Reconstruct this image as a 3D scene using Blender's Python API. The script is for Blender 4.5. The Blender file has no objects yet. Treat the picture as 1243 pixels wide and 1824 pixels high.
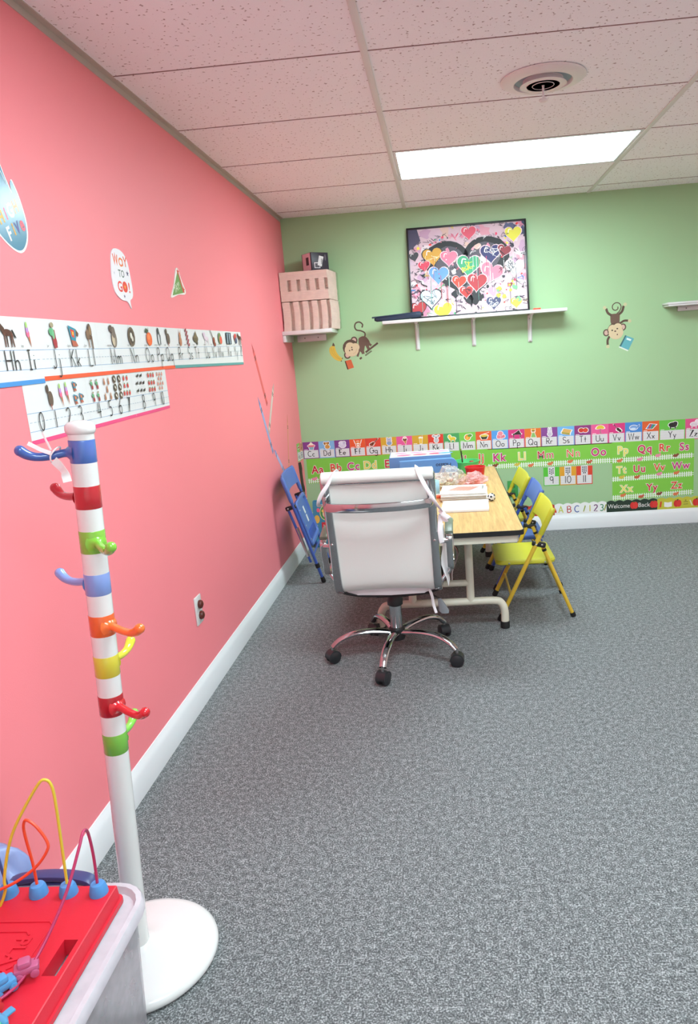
import bpy, bmesh, math, random
from mathutils import Vector as V, Matrix
S = bpy.context.scene
C = S.collection
random.seed(7)
PI = math.pi
H = 2.28          # ceiling height
RX, RY = 3.45, -6.7   # far right wall, wall behind the camera

# ------------------------------------------------------------------ camera, exposure
cam = bpy.data.cameras.new('camera'); co = bpy.data.objects.new('camera', cam); C.objects.link(co); S.camera = co
yaw, pit, rol, fpx, ppx, ppy = -0.07495, -0.21949, -0.07151, 1302.1, 706.34, 922.08
fw = V((math.sin(yaw)*math.cos(pit), math.cos(yaw)*math.cos(pit), math.sin(pit)))
rt = V((math.cos(yaw), -math.sin(yaw), 0)); up = rt.cross(fw)
r2 = math.cos(rol)*rt + math.sin(rol)*up; u2 = -math.sin(rol)*rt + math.cos(rol)*up
co.matrix_world = Matrix(((r2.x, u2.x, -fw.x, 1.0433), (r2.y, u2.y, -fw.y, -5.2467), (r2.z, u2.z, -fw.z, 1.3272), (0, 0, 0, 1)))
cam.sensor_fit = 'VERTICAL'; cam.sensor_height = 36; cam.lens = fpx/1824*36
cam.shift_x = -(ppx-621.5)/1824; cam.shift_y = (ppy-912)/1824
cam.clip_start = 0.01
S.view_settings.view_transform = 'Standard'; S.view_settings.look = 'None'
S.cycles.transparent_max_bounces = 24; S.view_settings.gamma = 1; S.view_settings.use_curve_mapping = False
S.view_settings.exposure = 1.55
LAMP = 8.6        # radiance of the fluorescent diffusers
w = bpy.data.worlds.new('world'); S.world = w; w.use_nodes = True
w.node_tree.nodes['Background'].inputs[0].default_value = (0.6, 0.65, 0.7, 1)
w.node_tree.nodes['Background'].inputs[1].default_value = 0.3

# ------------------------------------------------------------------ materials
def lin(h):
    h = h.lstrip('#'); o = []
    for i in (0, 2, 4):
        c = int(h[i:i+2], 16)/255
        o.append(c/12.92 if c <= .04045 else ((c+.055)/1.055)**2.4)
    return (*o, 1)
MC = {}
def mat(name, hexc, rough=.5, metal=0, bump=0, bscale=200, var=.05, vscale=6, coat=0, trans=0):
    if name in MC: return MC[name]
    m = bpy.data.materials.new(name); m.use_nodes = True; MC[name] = m
    n = m.node_tree.nodes; l = m.node_tree.links; b = n['Principled BSDF']
    tc = n.new('ShaderNodeTexCoord')
    no = n.new('ShaderNodeTexNoise'); no.inputs['Scale'].default_value = vscale; no.inputs['Detail'].default_value = 2
    l.new(tc.outputs['Object'], no.inputs['Vector'])
    mr = n.new('ShaderNodeMapRange'); mr.inputs['To Min'].default_value = 1-var; mr.inputs['To Max'].default_value = 1+var
    l.new(no.outputs['Fac'], mr.inputs['Value'])
    hs = n.new('ShaderNodeHueSaturation'); hs.inputs['Color'].default_value = lin(hexc)
    l.new(mr.outputs['Result'], hs.inputs['Value']); l.new(hs.outputs['Color'], b.inputs['Base Color'])
    b.inputs['Roughness'].default_value = rough; b.inputs['Metallic'].default_value = metal
    b.inputs['Coat Weight'].default_value = coat; b.inputs['Coat Roughness'].default_value = .08
    b.inputs['Transmission Weight'].default_value = trans
    if bump:
        nb = n.new('ShaderNodeTexNoise'); nb.inputs['Scale'].default_value = bscale; nb.inputs['Detail'].default_value = 3
        l.new(tc.outputs['Object'], nb.inputs['Vector'])
        bp = n.new('ShaderNodeBump'); bp.inputs['Strength'].default_value = bump; bp.inputs['Distance'].default_value = .002
        l.new(nb.outputs['Fac'], bp.inputs['Height']); l.new(bp.outputs['Normal'], b.inputs['Normal'])
    return m
def ink(h, rough=.55): return mat('print_'+h+('' if rough == .55 else '_gloss'), h, rough, var=.02)
def emit(name, hexc, s):
    m = bpy.data.materials.new(name); m.use_nodes = True; n = m.node_tree.nodes; l = m.node_tree.links
    b = n['Principled BSDF']; b.inputs['Base Color'].default_value = (.8, .8, .8, 1)
    b.inputs['Emission Color'].default_value = lin(hexc); b.inputs['Emission Strength'].default_value = s
    return m
def film(name, hexc, clear, rough=.12):
    m = bpy.data.materials.new(name); m.use_nodes = True; n = m.node_tree.nodes; l = m.node_tree.links
    b = n['Principled BSDF']; b.inputs['Base Color'].default_value = lin(hexc); b.inputs['Roughness'].default_value = rough
    t = n.new('ShaderNodeBsdfTransparent'); t.inputs[0].default_value = (*[min(1, .5+.5*c) for c in lin(hexc)[:3]], 1)
    tc = n.new('ShaderNodeTexCoord'); no = n.new('ShaderNodeTexNoise'); no.inputs['Scale'].default_value = 25
    l.new(tc.outputs['Object'], no.inputs['Vector'])
    mr = n.new('ShaderNodeMapRange'); mr.inputs['To Min'].default_value = 1-clear-.12; mr.inputs['To Max'].default_value = 1-clear+.12
    l.new(no.outputs['Fac'], mr.inputs['Value'])
    x = n.new('ShaderNodeMixShader'); l.new(mr.outputs['Result'], x.inputs[0]); l.new(t.outputs[0], x.inputs[1]); l.new(b.outputs[0], x.inputs[2])
    l.new(x.outputs[0], n['Material Output'].inputs['Surface'])
    return m

WPINK = mat('pink_paint', 'F88890', .55, bump=.12, bscale=260, var=.015, vscale=1.5)
WGREEN = mat('green_paint', 'A4C898', .5, bump=.12, bscale=260, var=.02, vscale=1.5)
WHITE_TRIM = mat('white_trim_paint', 'E2E4E6', .35, var=.02)
TEE = mat('ceiling_tee_metal', 'E2DCDA', .5, var=.03)
WHITE_PL = mat('white_gloss_plastic', 'DCDCDA', .22, coat=.4, var=.01)
CHROME = mat('chrome', 'BCBEC0', .08, 1, var=.02)
BLACK_PL = mat('black_plastic', '1C1C1E', .45, var=.1)
BLACK_RUB = mat('black_rubber', '141414', .7, var=.1)
CREAM = mat('cream_enamel', 'DCD7C4', .35, var=.03)
YEL_PL = mat('yellow_plastic', 'C8C434', .4, var=.03)
YEL_ST = mat('yellow_steel', 'DDB93A', .35, var=.03)
BLU_PL = mat('blue_plastic', '5270B6', .4, var=.03)
BLU_ST = mat('blue_steel', '3A58A4', .35, var=.04)
SCREW = mat('screw_metal', 'B8B8B8', .3, 1)
PAPER = ink('E2E1E0')

def speckle_ceiling():
    m = bpy.data.materials.new('mineral_fibre_tile'); m.use_nodes = True; n = m.node_tree.nodes; l = m.node_tree.links; b = n['Principled BSDF']
    tc = n.new('ShaderNodeTexCoord')
    a = n.new('ShaderNodeTexNoise'); a.inputs['Scale'].default_value = 75; a.inputs['Detail'].default_value = 1; l.new(tc.outputs['Object'], a.inputs['Vector'])
    r = n.new('ShaderNodeValToRGB'); r.color_ramp.elements[0].position = .665; r.color_ramp.elements[0].color = lin('FCFAFD')
    r.color_ramp.elements[1].position = .70; r.color_ramp.elements[1].color = lin('B4A6A6'); l.new(a.outputs['Fac'], r.inputs['Fac'])
    l.new(r.outputs['Color'], b.inputs['Base Color']); b.inputs['Roughness'].default_value = .9
    f = n.new('ShaderNodeTexNoise'); f.inputs['Scale'].default_value = 190; f.inputs['Detail'].default_value = 3; l.new(tc.outputs['Object'], f.inputs['Vector'])
    bp = n.new('ShaderNodeBump'); bp.inputs['Strength'].default_value = .25; bp.inputs['Distance'].default_value = .002
    l.new(f.outputs['Fac'], bp.inputs['Height']); l.new(bp.outputs['Normal'], b.inputs['Normal'])
    return m
def carpet_mat():
    m = bpy.data.materials.new('grey_loop_carpet'); m.use_nodes = True; n = m.node_tree.nodes; l = m.node_tree.links; b = n['Principled BSDF']
    tc = n.new('ShaderNodeTexCoord')
    a = n.new('ShaderNodeTexNoise'); a.inputs['Scale'].default_value = 240; a.inputs['Detail'].default_value = 2; a.inputs['Roughness'].default_value = .7
    l.new(tc.outputs['Object'], a.inputs['Vector'])
    c = n.new('ShaderNodeTexNoise'); c.inputs['Scale'].default_value = 60; c.inputs['Detail'].default_value = 2; l.new(tc.outputs['Object'], c.inputs['Vector'])
    mx = n.new('ShaderNodeMix'); mx.inputs[0].default_value = .25; l.new(a.outputs['Fac'], mx.inputs[2]); l.new(c.outputs['Fac'], mx.inputs[3])
    r = n.new('ShaderNodeValToRGB'); e = r.color_ramp.elements
    e[0].position = .36; e[0].color = lin('343839'); e[1].position = .64; e[1].color = lin('ACAFB0')
    k = e.new(.5); k.color = lin('636768'); l.new(mx.outputs[0], r.inputs['Fac'])
    l.new(r.outputs['Color'], b.inputs['Base Color']); b.inputs['Roughness'].default_value = .95
    b.inputs['Sheen Weight'].default_value = .1
    bp = n.new('ShaderNodeBump'); bp.inputs['Strength'].default_value = .5; bp.inputs['Distance'].default_value = .003
    l.new(a.outputs['Fac'], bp.inputs['Height']); l.new(bp.outputs['Normal'], b.inputs['Normal'])
    return m
def oak_mat():
    m = bpy.data.materials.new('oak_laminate'); m.use_nodes = True; n = m.node_tree.nodes; l = m.node_tree.links; b = n['Principled BSDF']
    tc = n.new('ShaderNodeTexCoord'); mp = n.new('ShaderNodeMapping'); mp.inputs['Scale'].default_value = (30, 1.6, 1); l.new(tc.outputs['Object'], mp.inputs['Vector'])
    wv = n.new('ShaderNodeTexNoise'); wv.inputs['Scale'].default_value = 2.6; wv.inputs['Detail'].default_value = 6; wv.inputs['Roughness'].default_value = .65; wv.inputs['Distortion'].default_value = .6
    l.new(mp.outputs['Vector'], wv.inputs['Vector'])
    r = n.new('ShaderNodeValToRGB'); e = r.color_ramp.elements; e[0].color = lin('BE8F54'); e[1].color = lin('E0B878'); e[0].position = .32; e[1].position = .62
    l.new(wv.outputs['Fac'], r.inputs['Fac']); l.new(r.outputs['Color'], b.inputs['Base Color']); b.inputs['Roughness'].default_value = .35
    return m
TILE = speckle_ceiling(); CARPET = carpet_mat(); OAK = oak_mat()

# ------------------------------------------------------------------ mesh building
def cr(pts, n=6, closed=False):
    pts = [V(p) for p in pts]; o = []; N = len(pts)
    for i in range(N if closed else N-1):
        g = (lambda j: pts[j % N]) if closed else (lambda j: pts[max(0, min(N-1, j))])
        a, b, c, d = g(i-1), g(i), g(i+1), g(i+2)
        for k in range(n):
            t = k/n
            o.append(.5*((2*b)+(c-a)*t+(2*a-5*b+4*c-d)*t*t+(3*b-3*c+d-a)*t**3))
    if not closed: o.append(pts[-1])
    return o
def circ(r, n=10, ry=None): return [(r*math.cos(2*PI*i/n), (ry or r)*math.sin(2*PI*i/n)) for i in range(n)]
def rrect(wd, hg, r, n=4):
    o = []
    for cx, cy, a in ((wd/2-r, hg/2-r, 0), (-wd/2+r, hg/2-r, 90), (-wd/2+r, -hg/2+r, 180), (wd/2-r, -hg/2+r, 270)):
        for i in range(n+1):
            t = math.radians(a+90*i/n); o.append((cx+r*math.cos(t), cy+r*math.sin(t)))
    return o
class MB:
    def __init__(s): s.v = []; s.f = []; s.m = []; s.mats = []
    def mi(s, m):
        if m not in s.mats: s.mats.append(m)
        return s.mats.index(m)
    def add(s, vs, fs, m):
        o = len(s.v); s.v += [tuple(v) for v in vs]; k = s.mi(m)
        for f in fs: s.f.append([i+o for i in f]); s.m.append(k)
        return s
    def bm(s, b, m, M=None):
        b.verts.ensure_lookup_table(); b.verts.index_update()
        s.add([(M @ v.co if M else v.co) for v in b.verts], [[v.index for v in f.verts] for f in b.faces], m); b.free(); return s
    def box(s, c, d, m, rot=None, bev=0, seg=2):
        b = bmesh.new(); bmesh.ops.create_cube(b, size=1); bmesh.ops.scale(b, vec=d, verts=b.verts)
        if bev: bmesh.ops.bevel(b, geom=b.edges[:]+b.verts[:], offset=bev, segments=seg, affect='EDGES', profile=.5)
        M = Matrix.Translation(c)
        if rot is not None: M = M @ (rot.to_4x4() if isinstance(rot, Matrix) else Matrix.Rotation(rot, 4, 'Z'))
        return s.bm(b, m, M)
    def loft(s, rings, m, closed=False, caps=True):
        n = len(rings[0]); vs = [p for r in rings for p in r]; fs = []
        R = len(rings)
        for i in range(R if closed else R-1):
            for j in range(n):
                a = i*n+j; b = i*n+(j+1) % n; c = ((i+1) % R)*n+(j+1) % n; d = ((i+1) % R)*n+j
                fs.append([a, b, c, d])
        if caps and not closed: fs.append(list(range(n))[::-1]); fs.append([(R-1)*n+j for j in range(n)])
        return s.add(vs, fs, m)
    def sweep(s, path, prof, side, m, closed=False):
        path = [V(p) for p in path]; sd = V(side).normalized(); R = []
        N = len(path)
        for i, p in enumerate(path):
            a = path[(i-1) % N] if closed or i else path[0]; b = path[(i+1) % N] if closed or i < N-1 else path[-1]
            T = (b-a).normalized(); B = (sd-T*T.dot(sd)).normalized(); Nn = B.cross(T)
            R.append([p+Nn*q[0]+B*q[1] for q in prof])
        return s.loft(R, m, closed)
    def tube(s, path, r, m, seg=10, closed=False, ends=False):
        path = [V(p) for p in path]; N = len(path); R = []
        T0 = (path[1]-path[0]).normalized(); Nn = T0.orthogonal().normalized()
        for i, p in enumerate(path):
            a = path[(i-1) % N] if closed or i else path[0]; b = path[(i+1) % N] if closed or i < N-1 else path[-1]
            T = (b-a).normalized(); Nn = (Nn-T*T.dot(Nn)).normalized(); B = T.cross(Nn)
            rr = r[i] if isinstance(r, (list, tuple)) else r
            R.append([p+(Nn*math.cos(2*PI*k/seg)+B*math.sin(2*PI*k/seg))*rr for k in range(seg)])
        return s.loft(R, m, closed)
    def lathe(s, prof, m, c=(0, 0, 0), axis=(0, 0, 1), seg=32):
        A = V(axis).normalized(); X = A.orthogonal().normalized(); Y = A.cross(X); c = V(c)
        R = [[c+A*z+(X*math.cos(2*PI*k/seg)+Y*math.sin(2*PI*k/seg))*max(r, 1e-5) for k in range(seg)] for r, z in prof]
        return s.loft(R, m)
    def cyl(s, a, b, r, m, seg=16, r2=None):
        return s.tube([a, b], [r, r if r2 is None else r2], m, seg)
    def sph(s, c, r, m, u=16, v=10, rot=None):
        b = bmesh.new(); bmesh.ops.create_uvsphere(b, u_segments=u, v_segments=v, radius=1)
        r = (r, r, r) if not isinstance(r, (tuple, list)) else r
        M = Matrix.Translation(c) @ (rot.to_4x4() if rot is not None else Matrix.Identity(4)) @ Matrix.Diagonal((*r, 1))
        return s.bm(b, m, M)
    def prism(s, poly, O, U, W, d, m):
        """polygon in the U,W plane at O, thickened by vector d"""
        O, U, W, d = V(O), V(U), V(W), V(d); n = len(poly)
        a = [O+U*p[0]+W*p[1] for p in poly]; vs = a+[p+d for p in a]
        fs = [list(range(n)), [n+i for i in range(n)][::-1]]+[[i, (i+1) % n, n+(i+1) % n, n+i][::-1] for i in range(n)]
        return s.add(vs, fs, m)
    def build(s, name, parent=None, ang=35, fix=True, merge=False):
        me = bpy.data.meshes.new(name); me.from_pydata(s.v, [], s.f)
        for m in s.mats: me.materials.append(m)
        me.polygons.foreach_set('material_index', s.m)
        if fix:
            b = bmesh.new(); b.from_mesh(me)
            if merge: bmesh.ops.remove_doubles(b, verts=b.verts, dist=1e-6)
            bmesh.ops.recalc_face_normals(b, faces=b.faces[:]); b.to_mesh(me); b.free()
        me.polygons.foreach_set('use_smooth', [True]*len(me.polygons)); me.set_sharp_from_angle(angle=math.radians(ang)); me.update()
        o = bpy.data.objects.new(name, me); C.objects.link(o)
        if parent: o.parent = parent
        return o
def tag(o, label, cat, group=None):
    o['label'] = label; o['category'] = cat
    if group: o['group'] = group
    return o
def thing(name, label, cat, loc=(0, 0, 0), rz=0, group=None):
    o = bpy.data.objects.new(name, None); C.objects.link(o); o.location = loc; o.rotation_euler = (0, 0, rz); o.empty_display_size = .1
    return tag(o, label, cat, group)
def struct(o): o['kind'] = 'structure'; return o
def copy_tree(o, parent=None):
    c = o.copy(); C.objects.link(c)
    if parent: c.parent = parent
    for ch in [x for x in o.children]: copy_tree(ch, c)
    return c

# ------------------------------------------------------------------ flat print: strokes, letters, shapes on a sheet
def arc(cx, cy, rx, ry, a0, a1, n=10):
    return [(cx+rx*math.cos(math.radians(a0+(a1-a0)*i/n)), cy+ry*math.sin(math.radians(a0+(a1-a0)*i/n))) for i in range(n+1)]
oc = arc(.25, .25, .25, .25, 0, 360, 16)
GL = {
'A': (.7, [[(0, 0), (.35, 1), (.7, 0)], [(.12, .35), (.58, .35)]]),
'B': (.56, [[(0, 0), (0, 1), (.25, 1)]+arc(.25, .76, .25, .24, 90, -90)+[(0, .52)], [(.25, .52)]+arc(.28, .26, .28, .26, 90, -90)+[(0, 0)]]),
'C': (.7, [arc(.4, .5, .4, .5, 50, 310, 14)]),
'D': (.62, [[(0, 0), (0, 1), (.15, 1)]+arc(.15, .5, .46, .5, 90, -90, 12)+[(0, 0)]]),
'E': (.5, [[(.5, 1), (0, 1), (0, 0), (.5, 0)], [(0, .5), (.4, .5)]]),
'F': (.5, [[(.5, 1), (0, 1), (0, 0)], [(0, .5), (.4, .5)]]),
'G': (.78, [arc(.4, .5, .4, .5, 50, 360, 16)+[(.48, .5)]]),
'H': (.6, [[(0, 0), (0, 1)], [(.6, 0), (.6, 1)], [(0, .5), (.6, .5)]]),
'I': (.3, [[(.15, 0), (.15, 1)], [(0, 0), (.3, 0)], [(0, 1), (.3, 1)]]),
'J': (.4, [[(.4, 1), (.4, .2)]+arc(.2, .2, .2, .2, 0, -160)]),
'K': (.55, [[(0, 0), (0, 1)], [(.5, 1), (0, .45)], [(.13, .58), (.55, 0)]]),
'L': (.45, [[(0, 1), (0, 0), (.45, 0)]]),
'M': (.76, [[(0, 0), (.06, 1), (.38, .1), (.7, 1), (.76, 0)]]),
'N': (.6, [[(0, 0), (0, 1), (.6, 0), (.6, 1)]]),
'O': (.78, [arc(.39, .5, .39, .5, 90, 450, 20)]),
'P': (.5, [[(0, 0), (0, 1), (.25, 1)]+arc(.25, .75, .25, .25, 90, -90)+[(0, .5)]]),
'Q': (.8, [arc(.39, .5, .39, .5, 90, 450, 20), [(.48, .25), (.78, -.05)]]),
'R': (.52, [[(0, 0), (0, 1), (.25, 1)]+arc(.25, .75, .25, .25, 90, -90)+[(0, .5)], [(.2, .5), (.52, 0)]]),
'S': (.54, [arc(.27, .75, .25, .25, 30, 270)+arc(.27, .25, .27, .25, 90, -150)]),
'T': (.6, [[(0, 1), (.6, 1)], [(.3, 1), (.3, 0)]]),
'U': (.6, [[(0, 1), (0, .3)]+arc(.3, .3, .3, .3, 180, 360)+[(.6, 1)]]),
'V': (.62, [[(0, 1), (.31, 0), (.62, 1)]]), 'W': (.9, [[(0, 1), (.22, 0), (.45, .95), (.68, 0), (.9, 1)]]),
'X': (.6, [[(0, 1), (.6, 0)], [(0, 0), (.6, 1)]]), 'Y': (.6, [[(0, 1), (.3, .5), (.6, 1)], [(.3, .5), (.3, 0)]]),
'Z': (.55, [[(0, 1), (.55, 1), (0, 0), (.55, 0)]]),
'a': (.5, [oc, [(.5, .5), (.5, 0)]]), 'b': (.5, [[(0, 1), (0, 0)], oc]), 'c': (.45, [arc(.25, .25, .25, .25, 50, 310)]),
'd': (.5, [oc, [(.5, 1), (.5, 0)]]), 'e': (.5, [[(0, .25), (.5, .25)]+arc(.25, .25, .25, .25, 0, 310, 14)]),
'f': (.35, [arc(.27, .8, .15, .18, 30, 180)+[(.12, 0)], [(0, .5), (.3, .5)]]),
'g': (.5, [oc, [(.5, .5), (.5, -.25)]+arc(.25, -.25, .25, .25, 0, -150)]),
'h': (.45, [[(0, 1), (0, 0)], [(0, .25)]+arc(.22, .28, .22, .22, 180, 0)+[(.44, 0)]]),
'i': (.06, [[(.03, .5), (.03, 0)], [(.03, .7), (.03, .74)]]), 'j': (.2, [[(.2, .5), (.2, -.3)]+arc(0, -.3, .2, .2, 0, -140), [(.2, .7), (.2, .74)]]),
'k': (.4, [[(0, 1), (0, 0)], [(.38, .5), (0, .2)], [(.12, .28), (.4, 0)]]), 'l': (.06, [[(.03, 1), (.03, 0)]]),
'm': (.72, [[(0, .5), (0, 0)], [(0, .25)]+arc(.18, .3, .18, .2, 180, 0)+[(.36, 0)], [(.36, .25)]+arc(.54, .3, .18, .2, 180, 0)+[(.72, 0)]]),
'n': (.45, [[(0, .5), (0, 0)], [(0, .25)]+arc(.22, .28, .22, .22, 180, 0)+[(.44, 0)]]), 'o': (.5, [oc]),
'p': (.5, [[(0, .5), (0, -.5)], oc]), 'q': (.6, [oc, [(.5, .5), (.5, -.45), (.6, -.5)]]),
'r': (.3, [[(0, .5), (0, 0)], [(0, .25)]+arc(.18, .3, .18, .2, 180, 50)]),
's': (.34, [arc(.17, .37, .15, .13, 30, 270)+arc(.17, .12, .17, .12, 90, -150)]),
't': (.34, [[(.17, .9), (.17, 0)], [(0, .5), (.34, .5)]]), 'u': (.45, [[(0, .5), (0, .22)]+arc(.22, .22, .22, .22, 180, 360)+[(.44, .5), (.44, 0)]]),
'v': (.42, [[(0, .5), (.21, 0), (.42, .5)]]), 'w': (.62, [[(0, .5), (.15, 0), (.31, .48), (.47, 0), (.62, .5)]]),
'x': (.42, [[(0, .5), (.42, 0)], [(0, 0), (.42, .5)]]), 'y': (.42, [[(0, .5), (.22, 0)], [(.42, .5), (.05, -.45)]]), 'z': (.4, [[(0, .5), (.4, .5), (0, 0), (.4, 0)]]),
'0': (.56, [arc(.28, .5, .28, .5, 90, 450, 18)]), '1': (.1, [[(.05, 1), (.05, 0)]]),
'2': (.52, [arc(.26, .73, .25, .27, 160, -20)+[(0, 0), (.52, 0)]]), '3': (.5, [arc(.22, .76, .24, .24, 140, -90), arc(.22, .26, .27, .26, 90, -140)]),
'4': (.55, [[(.15, 1), (0, .4), (.55, .4)], [(.4, 1), (.4, 0)]]), '5': (.5, [[(.48, 1), (.06, 1), (.03, .58)]+arc(.22, .3, .27, .3, 110, -130)]),
'6': (.5, [[(.38, 1)]+arc(.5, .3, .5, .55, 130, 180, 5)+arc(.25, .28, .25, .28, 180, 540, 16)]), '7': (.5, [[(0, 1), (.5, 1), (.2, 0)]]),
'8': (.5, [arc(.25, .76, .22, .24, -90, 270, 14), arc(.25, .26, .25, .26, 90, 450, 14)]), '9': (.46, [arc(.23, .73, .23, .27, 0, 360, 14)+[(.44, 0)]]),
'!': (.1, [[(.05, 1), (.05, .3)], [(.05, .05), (.05, 0)]]), ' ': (.3, [])}
TXT = {}
def font(body, off=0.0, shear=0.0, sp=1.0):
    k = (body, off, shear, sp)
    if k not in TXT:
        cu = bpy.data.curves.new('txt', 'FONT'); cu.body = body; cu.offset = off; cu.resolution_u = 3; cu.shear = shear; cu.space_character = sp
        ob = bpy.data.objects.new('txt', cu); C.objects.link(ob)
        dg = bpy.context.evaluated_depsgraph_get(); me = ob.evaluated_get(dg).to_mesh()
        vs = [(v.co.x/.729, v.co.y/.729) for v in me.vertices]; fs = [list(p.vertices) for p in me.polygons]
        ob.evaluated_get(dg).to_mesh_clear(); bpy.data.objects.remove(ob); bpy.data.curves.remove(cu)
        TXT[k] = (vs, fs)
    return TXT[k]
class Art:
    """a thin printed sheet: plane at O with axes U (right), W (up); out is towards the room"""
    def __init__(s, O, U, W, step=6e-5, mb=None):
        s.O, s.U, s.W = V(O), V(U), V(W); s.N = s.U.cross(s.W).normalized(); s.mb = mb or MB(); s.d = 0; s.step = step
    def sheet(s, poly, m, th=.0006):
        s.mb.prism(poly, s.O, s.U, s.W, s.N*th, m); s.d = th; return s
    def raw(s, vs, fs, m):
        s.d += s.step
        P = [s.O+s.U*x+s.W*y+s.N*s.d for x, y in vs]
        F = []
        for f in fs:
            a = sum(vs[f[i]][0]*vs[f[(i+1) % len(f)]][1]-vs[f[(i+1) % len(f)]][0]*vs[f[i]][1] for i in range(len(f)))
            F.append(f if a > 0 else f[::-1])
        s.mb.add(P, F, m); return s
    def poly(s, pts, m): return s.raw(pts, [list(range(len(pts)))], m)
    def rect(s, x0, y0, x1, y1, m): return s.poly([(x0, y0), (x1, y0), (x1, y1), (x0, y1)], m)
    def ell(s, cx, cy, rx, ry, m, n=16, rot=0):
        c, q = math.cos(rot), math.sin(rot)
        return s.poly([(cx+c*a-q*b, cy+q*a+c*b) for a, b in circ(rx, n, ry)], m)
    def stroke(s, pts, wd, m, lift=True):
        pts = [p for i, p in enumerate(pts) if i == 0 or math.dist(p, pts[i-1]) > 1e-6]
        n = len(pts); L = []; R = []
        cl = math.dist(pts[0], pts[-1]) < 1e-6 and n > 3
        for i in range(n):
            a = pts[i-1] if i else (pts[-2] if cl else pts[0]); b = pts[i+1] if i < n-1 else (pts[1] if cl else pts[-1])
            dx, dy = b[0]-a[0], b[1]-a[1]; q = math.hypot(dx, dy) or 1
            nx, ny = -dy/q, dx/q
            if 0 < i < n-1:
                ex, ey = pts[i][0]-a[0], pts[i][1]-a[1]; e = math.hypot(ex, ey) or 1
                cs = max(.35, abs(nx*(-ey/e)+ny*(ex/e)))
            else: cs = 1
            h = wd/2/cs
            L.append((pts[i][0]+nx*h, pts[i][1]+ny*h)); R.append((pts[i][0]-nx*h, pts[i][1]-ny*h))
        vs = L+R; fs = [[i, i+1, n+i+1, n+i] for i in range(n-1)]
        if not lift: s.d -= s.step*.8
        return s.raw(vs, fs, m)
    def glyphs(s, txt, cx, y, cap, wd, m, sx=1.0, gap=.22, align='C'):
        W = sum(GL[c][0] for c in txt)+gap*(len(txt)-1); x = cx-(W*cap*sx/2 if align == 'C' else 0)
        d0 = s.d; s.d += s.step
        for c in txt:
            for st in GL[c][1]: s.stroke([(x+p[0]*cap*sx, y+p[1]*cap) for p in st], wd, m, False)
            x += (GL[c][0]+gap)*cap*sx
        s.d = d0; return s
    def text(s, body, cx, y, cap, m, off=.02, sx=1, rot=0, align='C', shear=0, sp=1.0, fit=0):
        vs, fs = font(body, off, shear, sp)
        if not vs: return s
        x0 = min(v[0] for v in vs); x1 = max(v[0] for v in vs); sx = fit/((x1-x0)*cap) if fit else sx; mid = (x0+x1)/2 if align == 'C' else x0
        c, q = math.cos(rot), math.sin(rot); P = []
        for a, b in vs:
            a, b = (a-mid)*cap*sx, b*cap
            P.append((cx+c*a-q*b, y+q*a+c*b))
        return s.raw(P, fs, m)
    def pic(s, name, cx, cy, sx, sy, outline=None):
        L = PIC[name]; d0 = s.d
        if outline:
            for q in L:
                if q[0] == 'e': s.ell(cx+q[1]*sx, cy+q[2]*sy, q[3]*sx+.12*sx, q[4]*sy+.12*sy, outline)
                else:
                    gx = sum(p[0] for p in q[1])/len(q[1]); gy = sum(p[1] for p in q[1])/len(q[1])
                    s.poly([(cx+(gx+(p[0]-gx)*1.25)*sx, cy+(gy+(p[1]-gy)*1.18)*sy) for p in q[1]], outline)
        for q in L:
            if q[0] == 'e': s.ell(cx+q[1]*sx, cy+q[2]*sy, q[3]*sx, q[4]*sy, ink(q[5]), 14, q[6] if len(q) > 6 else 0)
            else: s.poly([(cx+p[0]*sx, cy+p[1]*sy) for p in q[1]], ink(q[2]))
        s.d = d0; return s
def rc(x0, y0, x1, y1): return [(x0, y0), (x1, y0), (x1, y1), (x0, y1)]
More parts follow.
